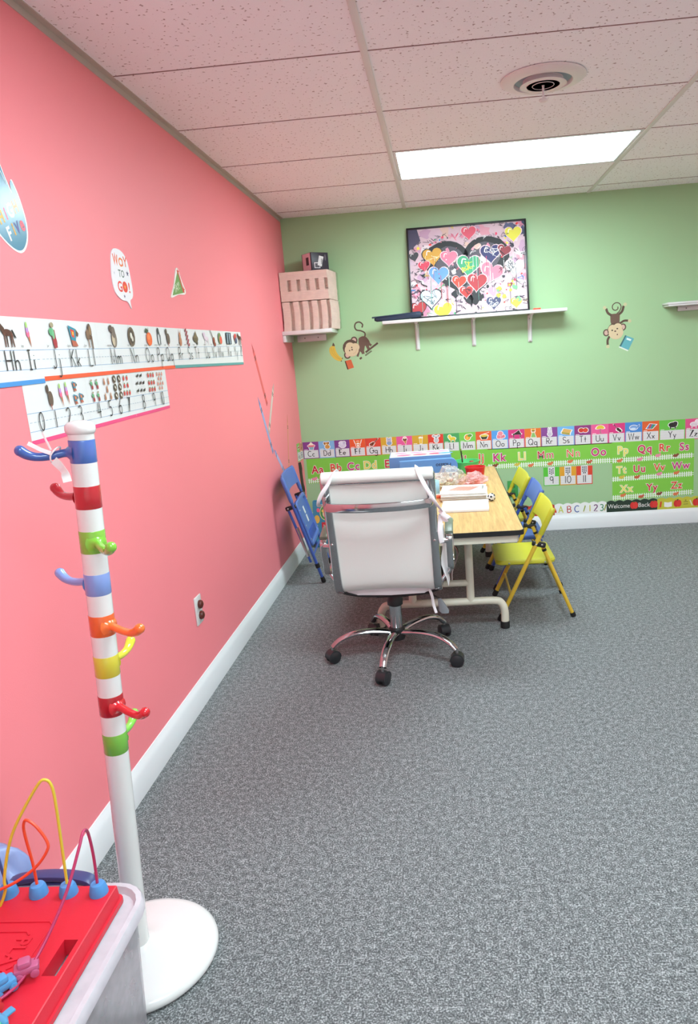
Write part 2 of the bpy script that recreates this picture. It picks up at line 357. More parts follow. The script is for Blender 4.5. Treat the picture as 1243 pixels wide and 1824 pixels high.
PIC = {
'ant': [('e', -.5, 0, .35, .3, 'B5482F'), ('e', .1, .05, .3, .25, 'B5482F'), ('e', .6, .1, .3, .3, 'B5482F')],
'bear': [('e', 0, -.4, .5, .55, '8A5A2B'), ('e', 0, .45, .42, .42, '9B6833'), ('e', -.35, .8, .15, .15, '8A5A2B'), ('e', .35, .8, .15, .15, '8A5A2B')],
'cupcake': [('p', [(-.5, -.1), (.5, -.1), (.35, -1), (-.35, -1)], '8FB6C4'), ('e', 0, .05, .7, .35, 'F2798B'), ('p', [(-.5, .2), (.5, .2), (0, 1)], 'FBE3D2')],
'dog': [('e', .05, -.45, .48, .5, 'D79A4A'), ('e', -.1, .35, .45, .42, 'CF9144'), ('e', -.5, .5, .14, .35, '8A5A2B'), ('e', .3, .55, .14, .33, '8A5A2B'), ('e', -.15, .2, .2, .15, 'F5DEB0')],
'elephant': [('e', 0, -.3, .65, .6, 'DDD6E6'), ('e', -.2, .3, .5, .45, 'E6E0EE'), ('e', .35, .35, .28, .4, 'C9BFD8'), ('p', [(-.6, .3), (-.35, .1), (-.6, -.6), (-.85, -.4)], 'DDD6E6')],
'fox': [('p', [(-.7, .9), (-.5, 0), (.5, 0), (.7, .9), (.2, .5), (-.2, .5)], 'E8742A'), ('e', 0, .15, .55, .4, 'EE7F33'), ('e', 0, -.5, .4, .5, 'E8742A'), ('e', 0, -.05, .3, .2, 'FBF3E6'), ('e', 0, -.6, .22, .3, 'FBF3E6')],
'guitar': [('p', [(.1, 0), (.2, -.1), (.95, .85), (.85, .98)], '3A1E10'), ('e', -.4, -.5, .42, .4, '8C3B16'), ('e', -.08, -.15, .3, .3, '8C3B16'), ('e', -.25, -.33, .14, .14, '2A120A')],
'hippo': [('e', 0, -.4, .5, .55, '8FA3C4'), ('e', 0, .4, .45, .4, '9DB0CE'), ('e', 0, .2, .5, .25, 'C8B6C8'), ('e', -.35, .85, .13, .13, '6F83A8'), ('e', .35, .85, .13, .13, '6F83A8')],
'icecone': [('p', [(-.35, .1), (.35, .1), (.15, -1)], 'C98B4E'), ('e', 0, .3, .42, .35, '6B3A22'), ('e', 0, .65, .3, .28, 'F3D5C0')],
'juice': [('p', [(-.25, .6), (.35, .6), (.25, -1), (-.15, -1)], 'F4C542'), ('p', [(-.3, .3), (.4, .3), (.36, .6), (-.28, .6)], 'FBF3D8'), ('p', [(.1, .6), (.2, .6), (.45, 1), (.3, 1)], 'D95B43')],
'koala': [('e', 0, -.4, .42, .55, 'C4C8CC'), ('e', 0, .4, .42, .4, 'D4D8DC'), ('e', -.5, .7, .24, .24, 'A8AEB4'), ('e', .5, .7, .24, .24, 'A8AEB4'), ('e', 0, .3, .1, .16, '333333')],
'llama': [('e', .1, -.2, .65, .4, 'E9CF3B'), ('e', -.45, .3, .3, .45, 'F2DA4C'), ('p', [(-.3, -.4), (-.1, -.4), (-.1, -1), (-.3, -1)], 'D6BC2E'), ('p', [(.4, -.4), (.6, -.4), (.6, -1), (.4, -1)], 'D6BC2E')],
'mango': [('e', -.1, -.1, .55, .7, 'F0A03C'), ('e', .35, .3, .45, .35, '5F9E3B'), ('e', -.15, -.3, .25, .35, 'F6C04A')],
'noodles': [('p', [(-.75, 0), (.75, 0), (.45, -.8), (-.45, -.8)], '3A3A28'), ('e', 0, .05, .75, .3, 'E4C84C'), ('p', [(-.1, .4), (.9, .75), (.9, .85), (-.1, .5)], 'F3E8D8')],
'octopus': [('e', 0, .35, .48, .5, 'EE8C9B'), ('e', -.45, -.4, .2, .5, 'E87C8E'), ('e', -.1, -.5, .16, .45, 'E87C8E'), ('e', .25, -.5, .16, .45, 'E87C8E'), ('e', .6, -.35, .25, .4, 'E87C8E')],
'piano': [('p', [(-.8, .1), (.8, .1), (.8, -.15), (-.8, -.15)], '241A18'), ('p', [(-.6, .1), (.4, .9), (.7, .1)], '3A2A26'), ('p', [(-.7, -.15), (-.55, -.15), (-.55, -.9), (-.7, -.9)], '241A18'), ('p', [(.55, -.15), (.7, -.15), (.7, -.9), (.55, -.9)], '241A18')],
'queen': [('p', [(-.5, -1), (.5, -1), (.2, .1), (-.2, .1)], '8FBF6A'), ('e', 0, .35, .3, .32, 'F2D0B0'), ('e', 0, .55, .35, .2, '8A5A2B'), ('p', [(-.3, .65), (.3, .65), (.35, 1), (0, .8), (-.35, 1)], 'F0C93C')],
'rabbit': [('e', 0, -.45, .42, .5, 'CFC6D4'), ('e', 0, .2, .34, .32, 'DDD4E0'), ('e', -.18, .7, .11, .35, 'C3B8CA'), ('e', .18, .7, .11, .35, 'C3B8CA')],
'sandwich': [('p', [(-.9, -.2), (.6, -.6), (.95, .2), (-.5, .6)], 'E0B060'), ('p', [(-.9, -.35), (.6, -.75), (.6, -.6), (-.9, -.2)], '6A9E3C'), ('p', [(-.9, -.55), (.6, -.95), (.6, -.75), (-.9, -.35)], 'D9A24E')],
'tomato': [('e', -.4, 0, .5, .5, 'D63A2A'), ('e', .4, -.05, .5, .5, 'E24A34'), ('p', [(-.6, .5), (-.2, .5), (-.4, .3)], '3E8E3A'), ('p', [(.2, .5), (.6, .5), (.4, .3)], '3E8E3A')],
'umbrella': [('p', arc(0, .1, .75, .75, 0, 180)+[(-.4, 0), (0, .12), (.4, 0)], 'EBC83E'), ('p', rc(-.05, -.9, .05, .1), '7A5A2B'), ('p', rc(-.05, -1, .25, -.9), '7A5A2B')],
'violin': [('p', [(-.05, 0), (.1, -.1), (-.6, .9), (-.75, .8)], '1E1412'), ('e', .2, -.3, .4, .3, '3A1A14', -.7), ('e', .5, -.6, .35, .28, '4A2018', -.7)],
'whale': [('e', -.1, -.1, .7, .5, '7EA6DC'), ('p', [(.4, 0), (.9, .6), (1, .2), (.7, -.2)], '6C94CC'), ('e', -.2, -.35, .5, .22, 'D6E4F4')],
'xylophone': [('p', [(-.9, -.5), (.2, -.6), (.9, .3), (-.3, .5)], '4A7FC0'), ('p', [(-.6, -.55), (-.3, -.57), (.1, .45), (-.2, .5)], 'D94A3A'), ('p', [(-.1, -.58), (.15, -.6), (.7, .33), (.4, .4)], '52A04A')],
'yak': [('e', 0, 0, .75, .55, '22201E'), ('e', .4, .3, .4, .4, '2E2A28'), ('p', rc(-.5, -.9, -.3, -.3), '22201E'), ('p', rc(.3, -.9, .5, -.3), '22201E')],
'zebra': [('e', 0, -.1, .7, .4, 'E6D3DE'), ('e', .55, .45, .3, .35, 'F0E0E8'), ('p', rc(-.5, -.9, -.32, -.2), 'D8C4D0'), ('p', rc(.3, -.9, .48, -.2), 'D8C4D0')],
'horse': [('e', -.1, .15, .55, .28, '5A3020'), ('p', [(-.75, .9), (-.35, .5), (-.3, .1), (-.7, .2), (-.95, .55)], '54301E'), ('p', [(-.5, .1), (-.35, .1), (-.4, -1), (-.5, -1)], '6A3A26'), ('p', [(-.25, .1), (-.1, .1), (-.15, -1), (-.25, -1)], '4A2818'), ('p', [(.2, .2), (.4, .2), (.3, -1), (.2, -1)], '5A3020'), ('p', [(.3, .25), (.5, .15), (.62, -1), (.52, -1)], '6A3A26'), ('p', [(.4, .35), (.6, .4), (.95, -.3), (.7, -.2)], '2E1C14')],
'icecream': [('p', [(-.3, .1), (.25, .1), (.35, -1)], 'B8653E'), ('e', -.05, .1, .34, .3, 'E66A8C'), ('e', -.1, .42, .28, .28, 'C08AC8'), ('e', -.12, .75, .2, .25, 'A6CF6A')],
'jar': [('p', [(-.3, .4), (.4, .4), (.55, -.9), (-.05, -.95)], '9A4A4A'), ('e', .2, -.5, .38, .42, 'A83238'), ('e', 0, .75, .34, .2, 'A89878'), ('e', -.25, .25, .42, .3, '5FA874'), ('e', .05, .1, .22, .4, '6FB684')],
'kite': [('p', [(-.8, .9), (.5, .6), (.3, -.5), (-.5, -.4)], '2F8CA0'), ('p', [(-.5, .6), (.2, .45), (.1, -.2), (-.35, -.1)], 'D93A2E'), ('p', [(-.25, .4), (.05, .3), (0, 0), (-.2, .05)], 'F0B63C'), ('p', [(.5, .6), (.95, .2), (.75, -.1), (.38, 0)], '6A4A3A'), ('p', [(-.5, -.4), (.3, -.5), (.6, -.95), (-.4, -.95)], 'B86048')],
'lionb': [('e', .1, .35, .42, .6, '5A4232'), ('e', .2, .4, .22, .36, '9A7852'), ('e', -.35, .1, .35, .4, '84644A'), ('p', [(-.45, 0), (-.25, 0), (-.2, -.9), (-.35, -.9)], '7A5A42'), ('p', [(.2, 0), (.5, 0), (.5, -1), (.3, -1)], '6E523E')],
'monkey': [('e', .1, -.2, .45, .75, '8A7A6A'), ('e', -.05, -.35, .25, .5, 'C9B49A'), ('e', -.3, .65, .3, .32, '5C4A3E'), ('e', .1, .35, .3, .5, '74655A')],
'nest': [('e', 0, 0, .6, .95, '6E5A46'), ('e', 0, 0, .42, .7, '4C3C30'), ('e', -.05, .1, .18, .3, 'E4DED2'), ('e', .12, -.2, .16, .26, 'D8D0C2')],
'orange': [('e', .1, -.2, .6, .7, 'EE6A34'), ('e', 0, 0, .3, .3, 'F4854C'), ('p', [(-.1, .4), (-.7, .5), (-.4, .9), (.05, .7)], '46543A'), ('p', rc(0, .4, .08, .95), '46543A')],
'penguin': [('e', .1, -.1, .4, .75, '8C9090'), ('e', 0, .6, .25, .35, '3C4040'), ('p', [(.1, .4), (.55, .2), (.45, -.8), (.2, -.6)], '6A6E70'), ('e', 0, -.2, .2, .5, 'DADADA')],
'quail': [('e', .15, -.15, .4, .6, '6A5648'), ('e', -.2, .6, .22, .35, '5A463A'), ('p', [(.05, -.6), (.15, -.6), (.15, -1), (.05, -1)], 'B8564A')],
'bunny': [('e', 0, -.4, .42, .58, 'B8795A'), ('e', 0, .25, .3, .3, 'C68864'), ('p', [(-.2, .4), (-.35, 1), (-.05, .5)], 'B8795A'), ('p', [(.2, .4), (.4, 1), (.05, .5)], 'B8795A')],
'seeds': [('e', -.3+.3*(i % 2)+.1*(i//2), .8-.22*i, .26, .14, 'A8404A', .6) for i in range(8)],
'turtle': [('e', 0, -.1, .7, .5, '6A5E44'), ('p', [(-.5, 0), (.6, 0), (.1, .95)], '7E6E50'), ('e', .3, -.6, .2, .35, '5A5040')],
'unicorn': [('e', 0, -.05, .6, .3, 'E6D2DC'), ('e', -.55, .45, .3, .35, 'DCC4D2'), ('p', [(-.4, -.1), (-.25, -.1), (-.3, -1), (-.4, -1)], 'D2B6C4'), ('p', [(.3, -.1), (.45, -.1), (.5, -1), (.4, -1)], 'D2B6C4')],
'violinb': [('p', [(-.7, .98), (-.55, 1), (.15, 0), (0, -.05)], '5A3424'), ('e', .25, -.3, .3, .45, '9A4A34'), ('e', .45, -.75, .28, .25, '9A4A34')],
'melon': [('e', -.1, 0, .5, .85, '7A8A5A'), ('e', .2, -.25, .4, .6, 'E05A48')],
'xray': [('p', rc(-.8, -.9, .8, .9), '2A3A48'), ('p', [(-.4, .8), (-.2, .8), (-.3, -.8), (-.5, -.8)], 'B8C8D4'), ('p', [(.2, .8), (.4, .8), (.5, -.8), (.3, -.8)], 'B8C8D4')],
'yoyo': [('e', 0, .2, .55, .6, 'D05048'), ('e', .15, -.3, .45, .5, '505A78')],
'berry': [('e', 0, -.1, .5, .7, 'D43C34'), ('e', 0, .6, .4, .2, '5A8A48')],
'bird': [('e', 0, 0, .6, .35, '3A3430'), ('e', .45, .35, .25, .25, '4A423C'), ('p', [(-.3, -.3), (-.2, -.3), (.3, -1), (.2, -1)], 'C8B8B0')],
'carrot': [('e', 0, -.1, .4, .7, 'E0785A'), ('e', 0, .65, .25, .25, '9A7A5A')],
}

# ------------------------------------------------------------------ the room
struct(MB().box((RX/2, RY/2, -.05), (RX+.4, -RY+.4, .1), CARPET).build('floor'))
struct(MB().box((-.05, RY/2, H/2+.05), (.1, -RY+.2, H+.1), WPINK).build('wall_left'))
struct(MB().box((RX/2, .05, H/2+.05), (RX, .1, H+.1), WGREEN).build('wall_back'))
struct(MB().box((RX+.05, RY/2, H/2+.05), (.1, -RY+.2, H+.1), mat('blush_paint', 'F6D6D0', .6, var=.02)).build('wall_right'))
struct(MB().box((RX/2, RY-.05, H/2+.05), (RX, .1, H+.1), mat('cream_paint', 'F0EEEA', .6, var=.02)).build('wall_front'))
T1 = .838; TW = .024; L2 = .6096
tees = [T1, T1+2*L2, T1+4*L2]
rows = [0.0]+[-.2053-k*L2 for k in range(0, 11)]; rows = [r for r in rows if r > RY]+[RY]
cols = [(.0, T1)]+[(t+TW, t+2*L2) for t in tees[:2]]+[(tees[2]+TW, RX)]
LIGHTS = [(1, 2), (1, 6), (1, 9)]       # (column, row) of the troffers
b = MB()
for ci, (x0, x1) in enumerate(cols):
    for ri in range(len(rows)-1):
        if (ci, ri) in LIGHTS: continue
        b.box(((x0+x1)/2, (rows[ri]+rows[ri+1])/2, H+.01), (x1-x0+.02, rows[ri]-rows[ri+1], .02), TILE)
b.box((RX/2, RY/2, H+.16), (RX+.2, -RY+.2, .04), TILE)
struct(b.build('ceiling'))
b = MB()
for t in tees: b.box((t+TW/2, RY/2, H-.002), (TW, -RY, .005), TEE, bev=.001)
struct(b.build('trim_1'))
b = MB(); gapm = mat('tile_gap_shadow_line', '8E6E6A', .9)
for ci, (x0, x1) in enumerate(cols):
    for r in rows[1:-1]:
        b.box(((x0+x1)/2, r+.012, H-.001), (x1-x0, .022, .003), TILE)
        b.box(((x0+x1)/2, r-.001, H-.0004), (x1-x0, .004, .002), gapm)
struct(b.build('trim_2'))
b = MB()   # wall angle of the ceiling grid
ANG = mat('wall_angle_metal', 'C2B2A8', .5, var=.03)
b.box((.011, RY/2, H-.0015), (.022, -RY, .003), ANG); b.box((.001, RY/2, H-.012), (.002, -RY, .022), ANG)
b.box((RX-.011, RY/2, H-.0015), (.022, -RY, .003), ANG)
struct(b.build('trim_3'))
# baseboards: a moulded profile swept along each wall
bp_ = [(0, 0), (.016, 0), (.016, .078), (.013, .084), (.011, .092), (.007, .096), (.005, .104), (.003, .107), (0, .107)]
def baseboard(name, a, c, out):
    a, c, out = V(a), V(c), V(out)
    struct(MB().loft([[p+out*q[0]+V((0, 0, q[1])) for q in bp_] for p in (a, c)], WHITE_TRIM).build(name, ang=50))
baseboard('baseboard_left', (0, RY, 0), (0, 0, 0), (1, 0, 0))
baseboard('baseboard_back', (0, 0, 0), (RX, 0, 0), (0, -1, 0))
baseboard('baseboard_right', (RX, 0, 0), (RX, RY, 0), (-1, 0, 0))

# ------------------------------------------------------------------ lamps of the room
DIFF = emit('lit_diffuser', 'E3FAFF', LAMP)
for i, (ci, ri) in enumerate(LIGHTS):
    x0, x1 = cols[ci]; y1, y0 = rows[ri], rows[ri+1]; cx, cy = (x0+x1)/2, (y0+y1)/2
    lab = ['bright fluorescent ceiling light panel nearest the green back wall', 'fluorescent ceiling light panel above the coat rack end of the room', 'fluorescent ceiling light panel nearest the cream wall'][i]
    t = thing('ceiling_light', lab, 'ceiling light', (cx, cy, H), 0, 'ceiling light panels')
    hx, hy = (x1-x0)/2, (y1-y0)/2
    f = MB()
    for s in (-1, 1):
        f.box((0, s*(hy-.011), .003), (2*hx, .022, .012), WHITE_TRIM, bev=.002)
        f.box((s*(hx-.008), 0, .003), (.016, 2*hy-.044, .012), WHITE_TRIM, bev=.002)
    f.box((0, 0, .11), (2*hx, 2*hy, .01), WHITE_TRIM)
    f.build('frame', t)
    MB().box((0, 0, .006), (2*hx-.032, 2*hy-.044, .006), DIFF).build('diffuser', t)
# round air vent
t = thing('ceiling_vent', 'round white ceiling air vent with stepped rings and a hanging stem', 'air vent', (1.472, -2.235, H-.0135))
VM = mat('vent_metal', 'E8DEDC', .4, var=.03)
MB().lathe([(.150, .013), (.155, .012), (.156, .008), (.150, .004), (.125, -.003), (.108, -.004), (.104, .002), (.104, .012)], VM, seg=48).build('outer_ring', t)
MB().lathe([(.0, .009), (.106, .009), (.106, .0115), (0, .0115)], mat('vent_dark', 'A8B6C0', .6)).build('duct', t)
for r in (.086, .063, .041):
    MB().lathe([(r, -.012), (r-.002, -.0135), (r-.015, .006), (r-.013, .0075)], VM, seg=40).build('louvre_ring', t)
s = MB(); s.lathe([(0, .004), (.026, .004), (.028, -.006), (.022, -.010), (.006, -.012), (.004, -.014), (.004, -.055), (.016, -.058), (.017, -.063), (.008, -.068), (0, -.068)], VM, seg=20).build('stem', t)

# ------------------------------------------------------------------ things fixed to the left wall
t = thing('wall_outlet', 'white outlet plate with two brown safety caps on the pink wall', 'outlet', (0, -2.482, .371))
MB().box((.003, 0, 0), (.006, .072, .117), WHITE_PL, bev=.002).build('cover_plate', t)
for z in (.022, -.024):
    MB().lathe([(.0001, 0), (.017, .0), (.018, .006), (.015, .013), (.007, .017), (0, .018)], mat('brown_plastic', '5A2A22', .35), (.006, 0.004, z), (1, 0, 0), 24).build('safety_cap', t)
LW = dict(U=(0, 1, 0), W=(0, 0, 1))
def left_art(x=.0008, step=6e-5): return Art((x, 0, 0), (0, 1, 0), (0, 0, 1), step)
INKK = ink('2A2426'); BLUEL = ink('5E8FBF')
def zl(y): return 1.354+.0111*(y+3.39)
def strip(name, y0, y1, zb0, zb1, zt0, zt1, band, letters, pics, seams, label, x=.0022):
    a = left_art(x); a.sheet([(y0, zb0), (y1, zb1), (y1, zt1), (y0, zt0)], PAPER)
    a.poly([(y0, zb0), (y1, zb1), (y1, zb1+.0115), (y0, zb0+.0115)], ink(band))
    for dz in (0, .048): a.poly([(y0, zl(y0)+dz), (y1, zl(y1)+dz), (y1, zl(y1)+dz+.0012), (y0, zl(y0)+dz+.0012)], BLUEL)
    q = y0+.005
    while q < y1-.012:
        a.rect(q, zl(q)+.0238, q+.012, zl(q)+.025, ink('8AA0B4')); q += .019
    for sm in seams: a.rect(sm, zb0+.02, sm+.001, zt0-.002, ink('D8D4D2'))
    for tx, y in letters:
        if len(tx) == 2 and tx[0] == tx[1].upper(): a.glyphs(tx, y, zl(y), .048, .0036, INKK, .88, .3)
        else: a.glyphs(tx, y, zl(y), .048, .0036, INKK, .86)
    for nm, y, sx, sz, word in pics:
        a.pic(nm, y, zl(y)+.086, sx, sz)
        if word: a.text(word, y-.035, zl(y)+.055, .0075, ink('6A6460'), 0)
    tag(a.mb.build(name), label, 'alphabet strip', 'handwriting strips on the pink wall')
strip('alphabet_strip', -3.95, -3.351, 1.308, 1.318, 1.478, 1.483, '4A90D0',
      [('Ee', -3.80), ('Ff', -3.70), ('Gg', -3.60), ('Hh', -3.486), ('Ii', -3.402)],
      [('elephant', -3.80, .03, .03, ''), ('fox', -3.7, .03, .03, ''), ('guitar', -3.6, .03, .03, ''), ('horse', -3.487, .036, .030, ''), ('icecream', -3.398, .022, .032, 'ice')], [-3.55],
      'white alphabet strip with blue band showing horse and ice cream above Hh and Ii')
strip('alphabet_strip', -3.351, -2.378, 1.323, 1.334, 1.483, 1.4875, 'F05A34',
      [('Jj', -3.282), ('Kk', -3.174), ('Ll', -3.074), ('Mm', -2.903), ('Nn', -2.76), ('Oo', -2.627), ('Pp', -2.523), ('Qq', -2.427)],
      [('jar', -3.278, .028, .036, 'jar'), ('kite', -3.165, .032, .031, 'kite'), ('lionb', -3.067, .03, .038, 'lion'), ('monkey', -2.905, .042, .036, 'monkey'), ('nest', -2.764, .046, .034, 'nest'), ('orange', -2.615, .042, .034, 'orange'), ('penguin', -2.52, .036, .036, 'penguin'), ('quail', -2.43, .042, .034, 'quail')], [-3.02, -2.69],
      'white alphabet strip with orange band running from jar to quail, Jj to Qq')
strip('alphabet_strip', -2.378, -1.36, 1.334, 1.331, 1.4875, 1.4965, '5E9C9A',
      [('Rr', -2.303), ('Ss', -2.189), ('Tt', -2.103), ('Uu', -1.96), ('Vv', -1.856), ('Ww', -1.755), ('Xx', -1.61), ('Yy', -1.49), ('Z', -1.392)],
      [('bunny', -2.29, .036, .034, 'rabbit'), ('seeds', -2.204, .04, .038, 'seeds'), ('turtle', -2.1, .046, .031, 'turtle'), ('unicorn', -1.953, .052, .031, 'unicorn'), ('violinb', -1.856, .05, .036, 'violin'), ('melon', -1.745, .05, .031, 'melon'), ('xray', -1.601, .055, .031, 'x-ray'), ('yoyo', -1.479, .045, .031, 'yo-yo'), ('horse', -1.40, .042, .033, '')], [-1.7],
      'white alphabet strip with teal band and curled corner, from rabbit Rr to Z')
def number_strip():
    a = left_art(.0004)
    y0, y1 = -3.46, -2.488
    zz = lambda z0, z1, y: z0+(z1-z0)*(y-y0)/(y1-y0)
    a.sheet([(y0, 1.166), (y1, 1.187), (y1, 1.345), (y0, 1.335)], PAPER)
    a.poly([(y0, 1.166), (y1, 1.187), (y1, 1.198), (y0, 1.177)], ink('EE4A80'))
    for za, zb_ in ((1.198, 1.207), (1.244, 1.253)): a.poly([(y0, za), (y1, zb_), (y1, zb_+.0012), (y0, za+.0012)], BLUEL)
    q = y0+.005
    while q < y1-.012: a.rect(q, zz(1.221, 1.23, q), q+.012, zz(1.2222, 1.2312, q), ink('8AA0B4')); q += .019
    for sm in (-3.137, -2.812): a.rect(sm, 1.185, sm+.001, 1.325, ink('D8D4D2'))
    for tx, y in (('0', -3.403), ('1', -3.331), ('2', -3.261), ('3', -3.191), ('4', -3.074), ('5', -2.997), ('6', -2.925), ('7', -2.859), ('8', -2.733), ('9', -2.638), ('10', -2.558)):
        a.glyphs(tx, y, zz(1.198, 1.207, y), .046, .0036, INKK, .82 if len(tx) == 1 else .6)
    G = [('quail', -3.345, [(0, 0)], .03, .034), ('icecream', -3.268, [(-.016, 0), (.016, .003)], .02, .032), ('kite', -3.19, [(-.012, .02), (-.015, -.016), (.017, -.014)], .015, .015),
         ('jar', -3.082, [(x, z) for x in (-.016, .016) for z in (.018, -.018)], .014, .016), ('bunny', -3.0, [(-.014, .024), (.014, .024), (0, 0), (-.018, -.022), (.018, -.022)], .013, .013),
         ('nest', -2.924, [(x, z) for x in (-.017, .017) for z in (.026, 0, -.026)], .019, .013), ('berry', -2.858, [(-.012, .026), (.012, .026), (-.012, .002), (.012, .002), (-.02, -.022), (0, -.022), (.02, -.022)], .011, .011),
         ('bird', -2.746, [(-.012, .028), (.015, .028), (-.022, .003), (.005, .003), (.03, .003), (-.022, -.022), (.005, -.022), (.03, -.022)], .014, .012),
         ('berry', -2.641, [(x, z) for x in (-.022, 0, .022) for z in (.026, 0, -.024)], .012, .011), ('carrot', -2.558, [(-.022, .026), (0, .026), (.022, .026), (-.011, .01), (.011, .01), (-.022, -.008), (0, -.008), (.022, -.008), (-.011, -.024), (.011, -.024)], .012, .009)]
    for nm, y, L, sx, sz in G:
        for dx, dz in L: a.pic(nm, y+dx*1.05, zz(1.280, 1.292, y)+dz, sx, sz)
    tag(a.mb.build('number_strip'), 'white number strip with pink band showing counted pictures above 0 to 10', 'number strip', 'handwriting strips on the pink wall')
number_strip()
# decals high on the pink wall
a = left_art(.0004)
hand = cr([(-3.352, 1.643, 0), (-3.318, 1.672, 0), (-3.306, 1.72, 0), (-3.318, 1.772, 0), (-3.336, 1.808, 0), (-3.346, 1.818, 0), (-3.353, 1.806, 0), (-3.351, 1.786, 0), (-3.372, 1.82, 0), (-3.395, 1.868, 0), (-3.412, 1.895, 0), (-3.425, 1.885, 0), (-3.424, 1.86, 0), (-3.452, 1.91, 0), (-3.47, 1.905, 0), (-3.47, 1.87, 0), (-3.498, 1.90, 0), (-3.512, 1.89, 0), (-3.508, 1.85, 0), (-3.53, 1.862, 0), (-3.54, 1.845, 0), (-3.51, 1.76, 0), (-3.46, 1.69, 0), (-3.40, 1.65, 0)], 5, True)
hp = [(p.x, p.y) for p in hand]; hc = (-3.41, 1.76)
a.sheet(hp, ink('F2EEF0', .25))
a.poly([(hc[0]+(x-hc[0])*.955, hc[1]+(y-hc[1])*.955) for x, y in hp], mat('teal_gloss_vinyl', '3E7C96', .22, var=.05))
rr_ = .05
for ch, y, z, c, s_ in (('H', -3.349, 1.755, 'F0D9B8', .030), ('G', -3.376, 1.741, 'FFFFFF', .033), ('I', -3.398, 1.729, 'EE8FA8', .028), ('H', -3.422, 1.718, 'F0C070', .030),
                      ('F', -3.395, 1.684, 'F6EFEF', .032), ('i', -3.374, 1.698, 'F2B45C', .030), ('V', -3.355, 1.704, '6E6AA0', .028), ('e', -3.333, 1.717, 'F07A86', .036)):
    a.text(ch, y+.42*s_/2, z-.9*s_/2, s_, ink(c), .035, .85, .44)
a.stroke([(-3.372, 1.80), (-3.395, 1.835)], .0025, ink('E8F2F6'))
tag(a.mb.build('hand_decal'), 'teal hand shaped decal reading high five at the left edge of the pink wall', 'wall decal')
a = left_art(.0004)
bub = [(p.x, p.y) for p in cr([(-2.818, 1.712, 0), (-2.79, 1.727, 0), (-2.74, 1.724, 0), (-2.705, 1.70, 0), (-2.693, 1.65, 0), (-2.69, 1.60, 0), (-2.70, 1.578, 0), (-2.722, 1.566, 0), (-2.72, 1.54, 0), (-2.745, 1.562, 0), (-2.79, 1.566, 0), (-2.832, 1.588, 0), (-2.842, 1.63, 0), (-2.832, 1.68, 0)], 5, True)]
a.sheet(bub, ink('F2EEF2', .35), .0025)
a.glyphs('W', -2.797, 1.680, .028, .006, ink('E8683A'), 1.3); a.glyphs('a', -2.757, 1.676, .046, .006, ink('EC7A3A'), 1.2); a.glyphs('Y', -2.722, 1.676, .032, .006, ink('E25A34'), 1.3)
a.text('TO', -2.765, 1.639, .024, ink('3E5A4A'), .01, 1.0)
a.text('G', -2.790, 1.592, .034, ink('E23A2E'), .02, 1.1); a.ell(-2.750, 1.609, .02, .018, ink('E8442E')); a.text('!', -2.717, 1.593, .034, ink('E23A2E'), .02, 1.3)
def star(a, cx, cy, r, m): a.poly([(cx+(r if i % 2 == 0 else r*.42)*math.sin(PI*i/5), cy+(r if i % 2 == 0 else r*.42)*math.cos(PI*i/5)) for i in range(10)], m)
star(a, -2.750, 1.609, .009, ink('F4A43A')); star(a, -2.716, 1.655, .011, ink('4A4468')); star(a, -2.82, 1.648, .007, ink('D8D4DC')); star(a, -2.765, 1.578, .007, ink('4A4468'))
tag(a.mb.build('speech_bubble_decal'), 'white speech bubble decal reading way to go on the pink wall', 'wall decal')
a = left_art(.0004)
a.sheet([(p.x, p.y) for p in cr([(-2.31, 1.605, 0), (-2.23, 1.622, 0), (-2.155, 1.628, 0), (-2.142, 1.645, 0), (-2.16, 1.665, 0), (-2.18, 1.69, 0), (-2.198, 1.722, 0), (-2.215, 1.727, 0), (-2.232, 1.715, 0), (-2.27, 1.66, 0), (-2.315, 1.615, 0)], 4, True)], ink('F2F0EA', .35), .0025)
a.poly([(-2.303, 1.614), (-2.165, 1.634), (-2.212, 1.715)], ink('6F9A4A')); a.poly([(-2.175, 1.635), (-2.16, 1.636), (-2.2, 1.71), (-2.212, 1.712)], ink('CC4430'))
for q in ((-2.208, 1.712), (-2.165, 1.645)):
    star(a, q[0], q[1], .016, ink('D84A34'))
a.text('YAY!', -2.238, 1.636, .03, ink('F2F0DC'), .0, .8, .35)
tag(a.mb.build('party_hat_decal'), 'small green pennant shaped decal reading yay on the pink wall', 'wall decal')
# long thin pencil and crayon decals
def pencil(y0, z0, y1, z1, col, dark, wd, label, name='crayon_decal'):
    a = left_art(.0004); d = V((y1-y0, z1-z0)); Ln = d.length; d.normalize(); n = V((-d.y, d.x))
    P = lambda t, s: (y0+d.x*t*Ln+n.x*s*wd/2, z0+d.y*t*Ln+n.y*s*wd/2)
    a.sheet([P(0, 0), P(.14, -1), P(1, -1), P(1, 1), P(.14, 1)], ink(col), .0005)
    a.poly([P(0, 0), P(.14, -1), P(.14, 1)], ink(dark))
    for t0 in (.2, .235, .82, .855): a.poly([P(t0, -1), P(t0+.018, -1), P(t0+.018, 1), P(t0, 1)], INKK)
    a.poly([P(.94, -1), P(1, -1), P(1, 1), P(.94, 1)], ink(dark))
    tag(a.mb.build(name), label, 'wall decal', 'pencil decals on the pink wall')
pencil(-1.142, 1.44, -.93, 1.09, 'E4605E', 'C84A4C', .032, 'red pencil decal, highest of the pencils on the pink wall')
pencil(-.705, 1.205, -.965, .925, 'D8C4BC', 'C0A8A0', .032, 'grey pencil decal slanting the other way on the pink wall')
pencil(-1.135, 1.147, -.908, .80, '98A6D4', '7A84B8', .03, 'light blue pencil decal hanging over the folded blue chair')
pencil(-.88, .815, -.66, .645, 'B8B0DC', '8A84B8', .03, 'lavender pencil decal running behind the folded blue chair')
pencil(-.40, .985, -.52, .635, 'EE9A74', 'E08466', .02, 'thin orange pencil decal nearest the room corner')
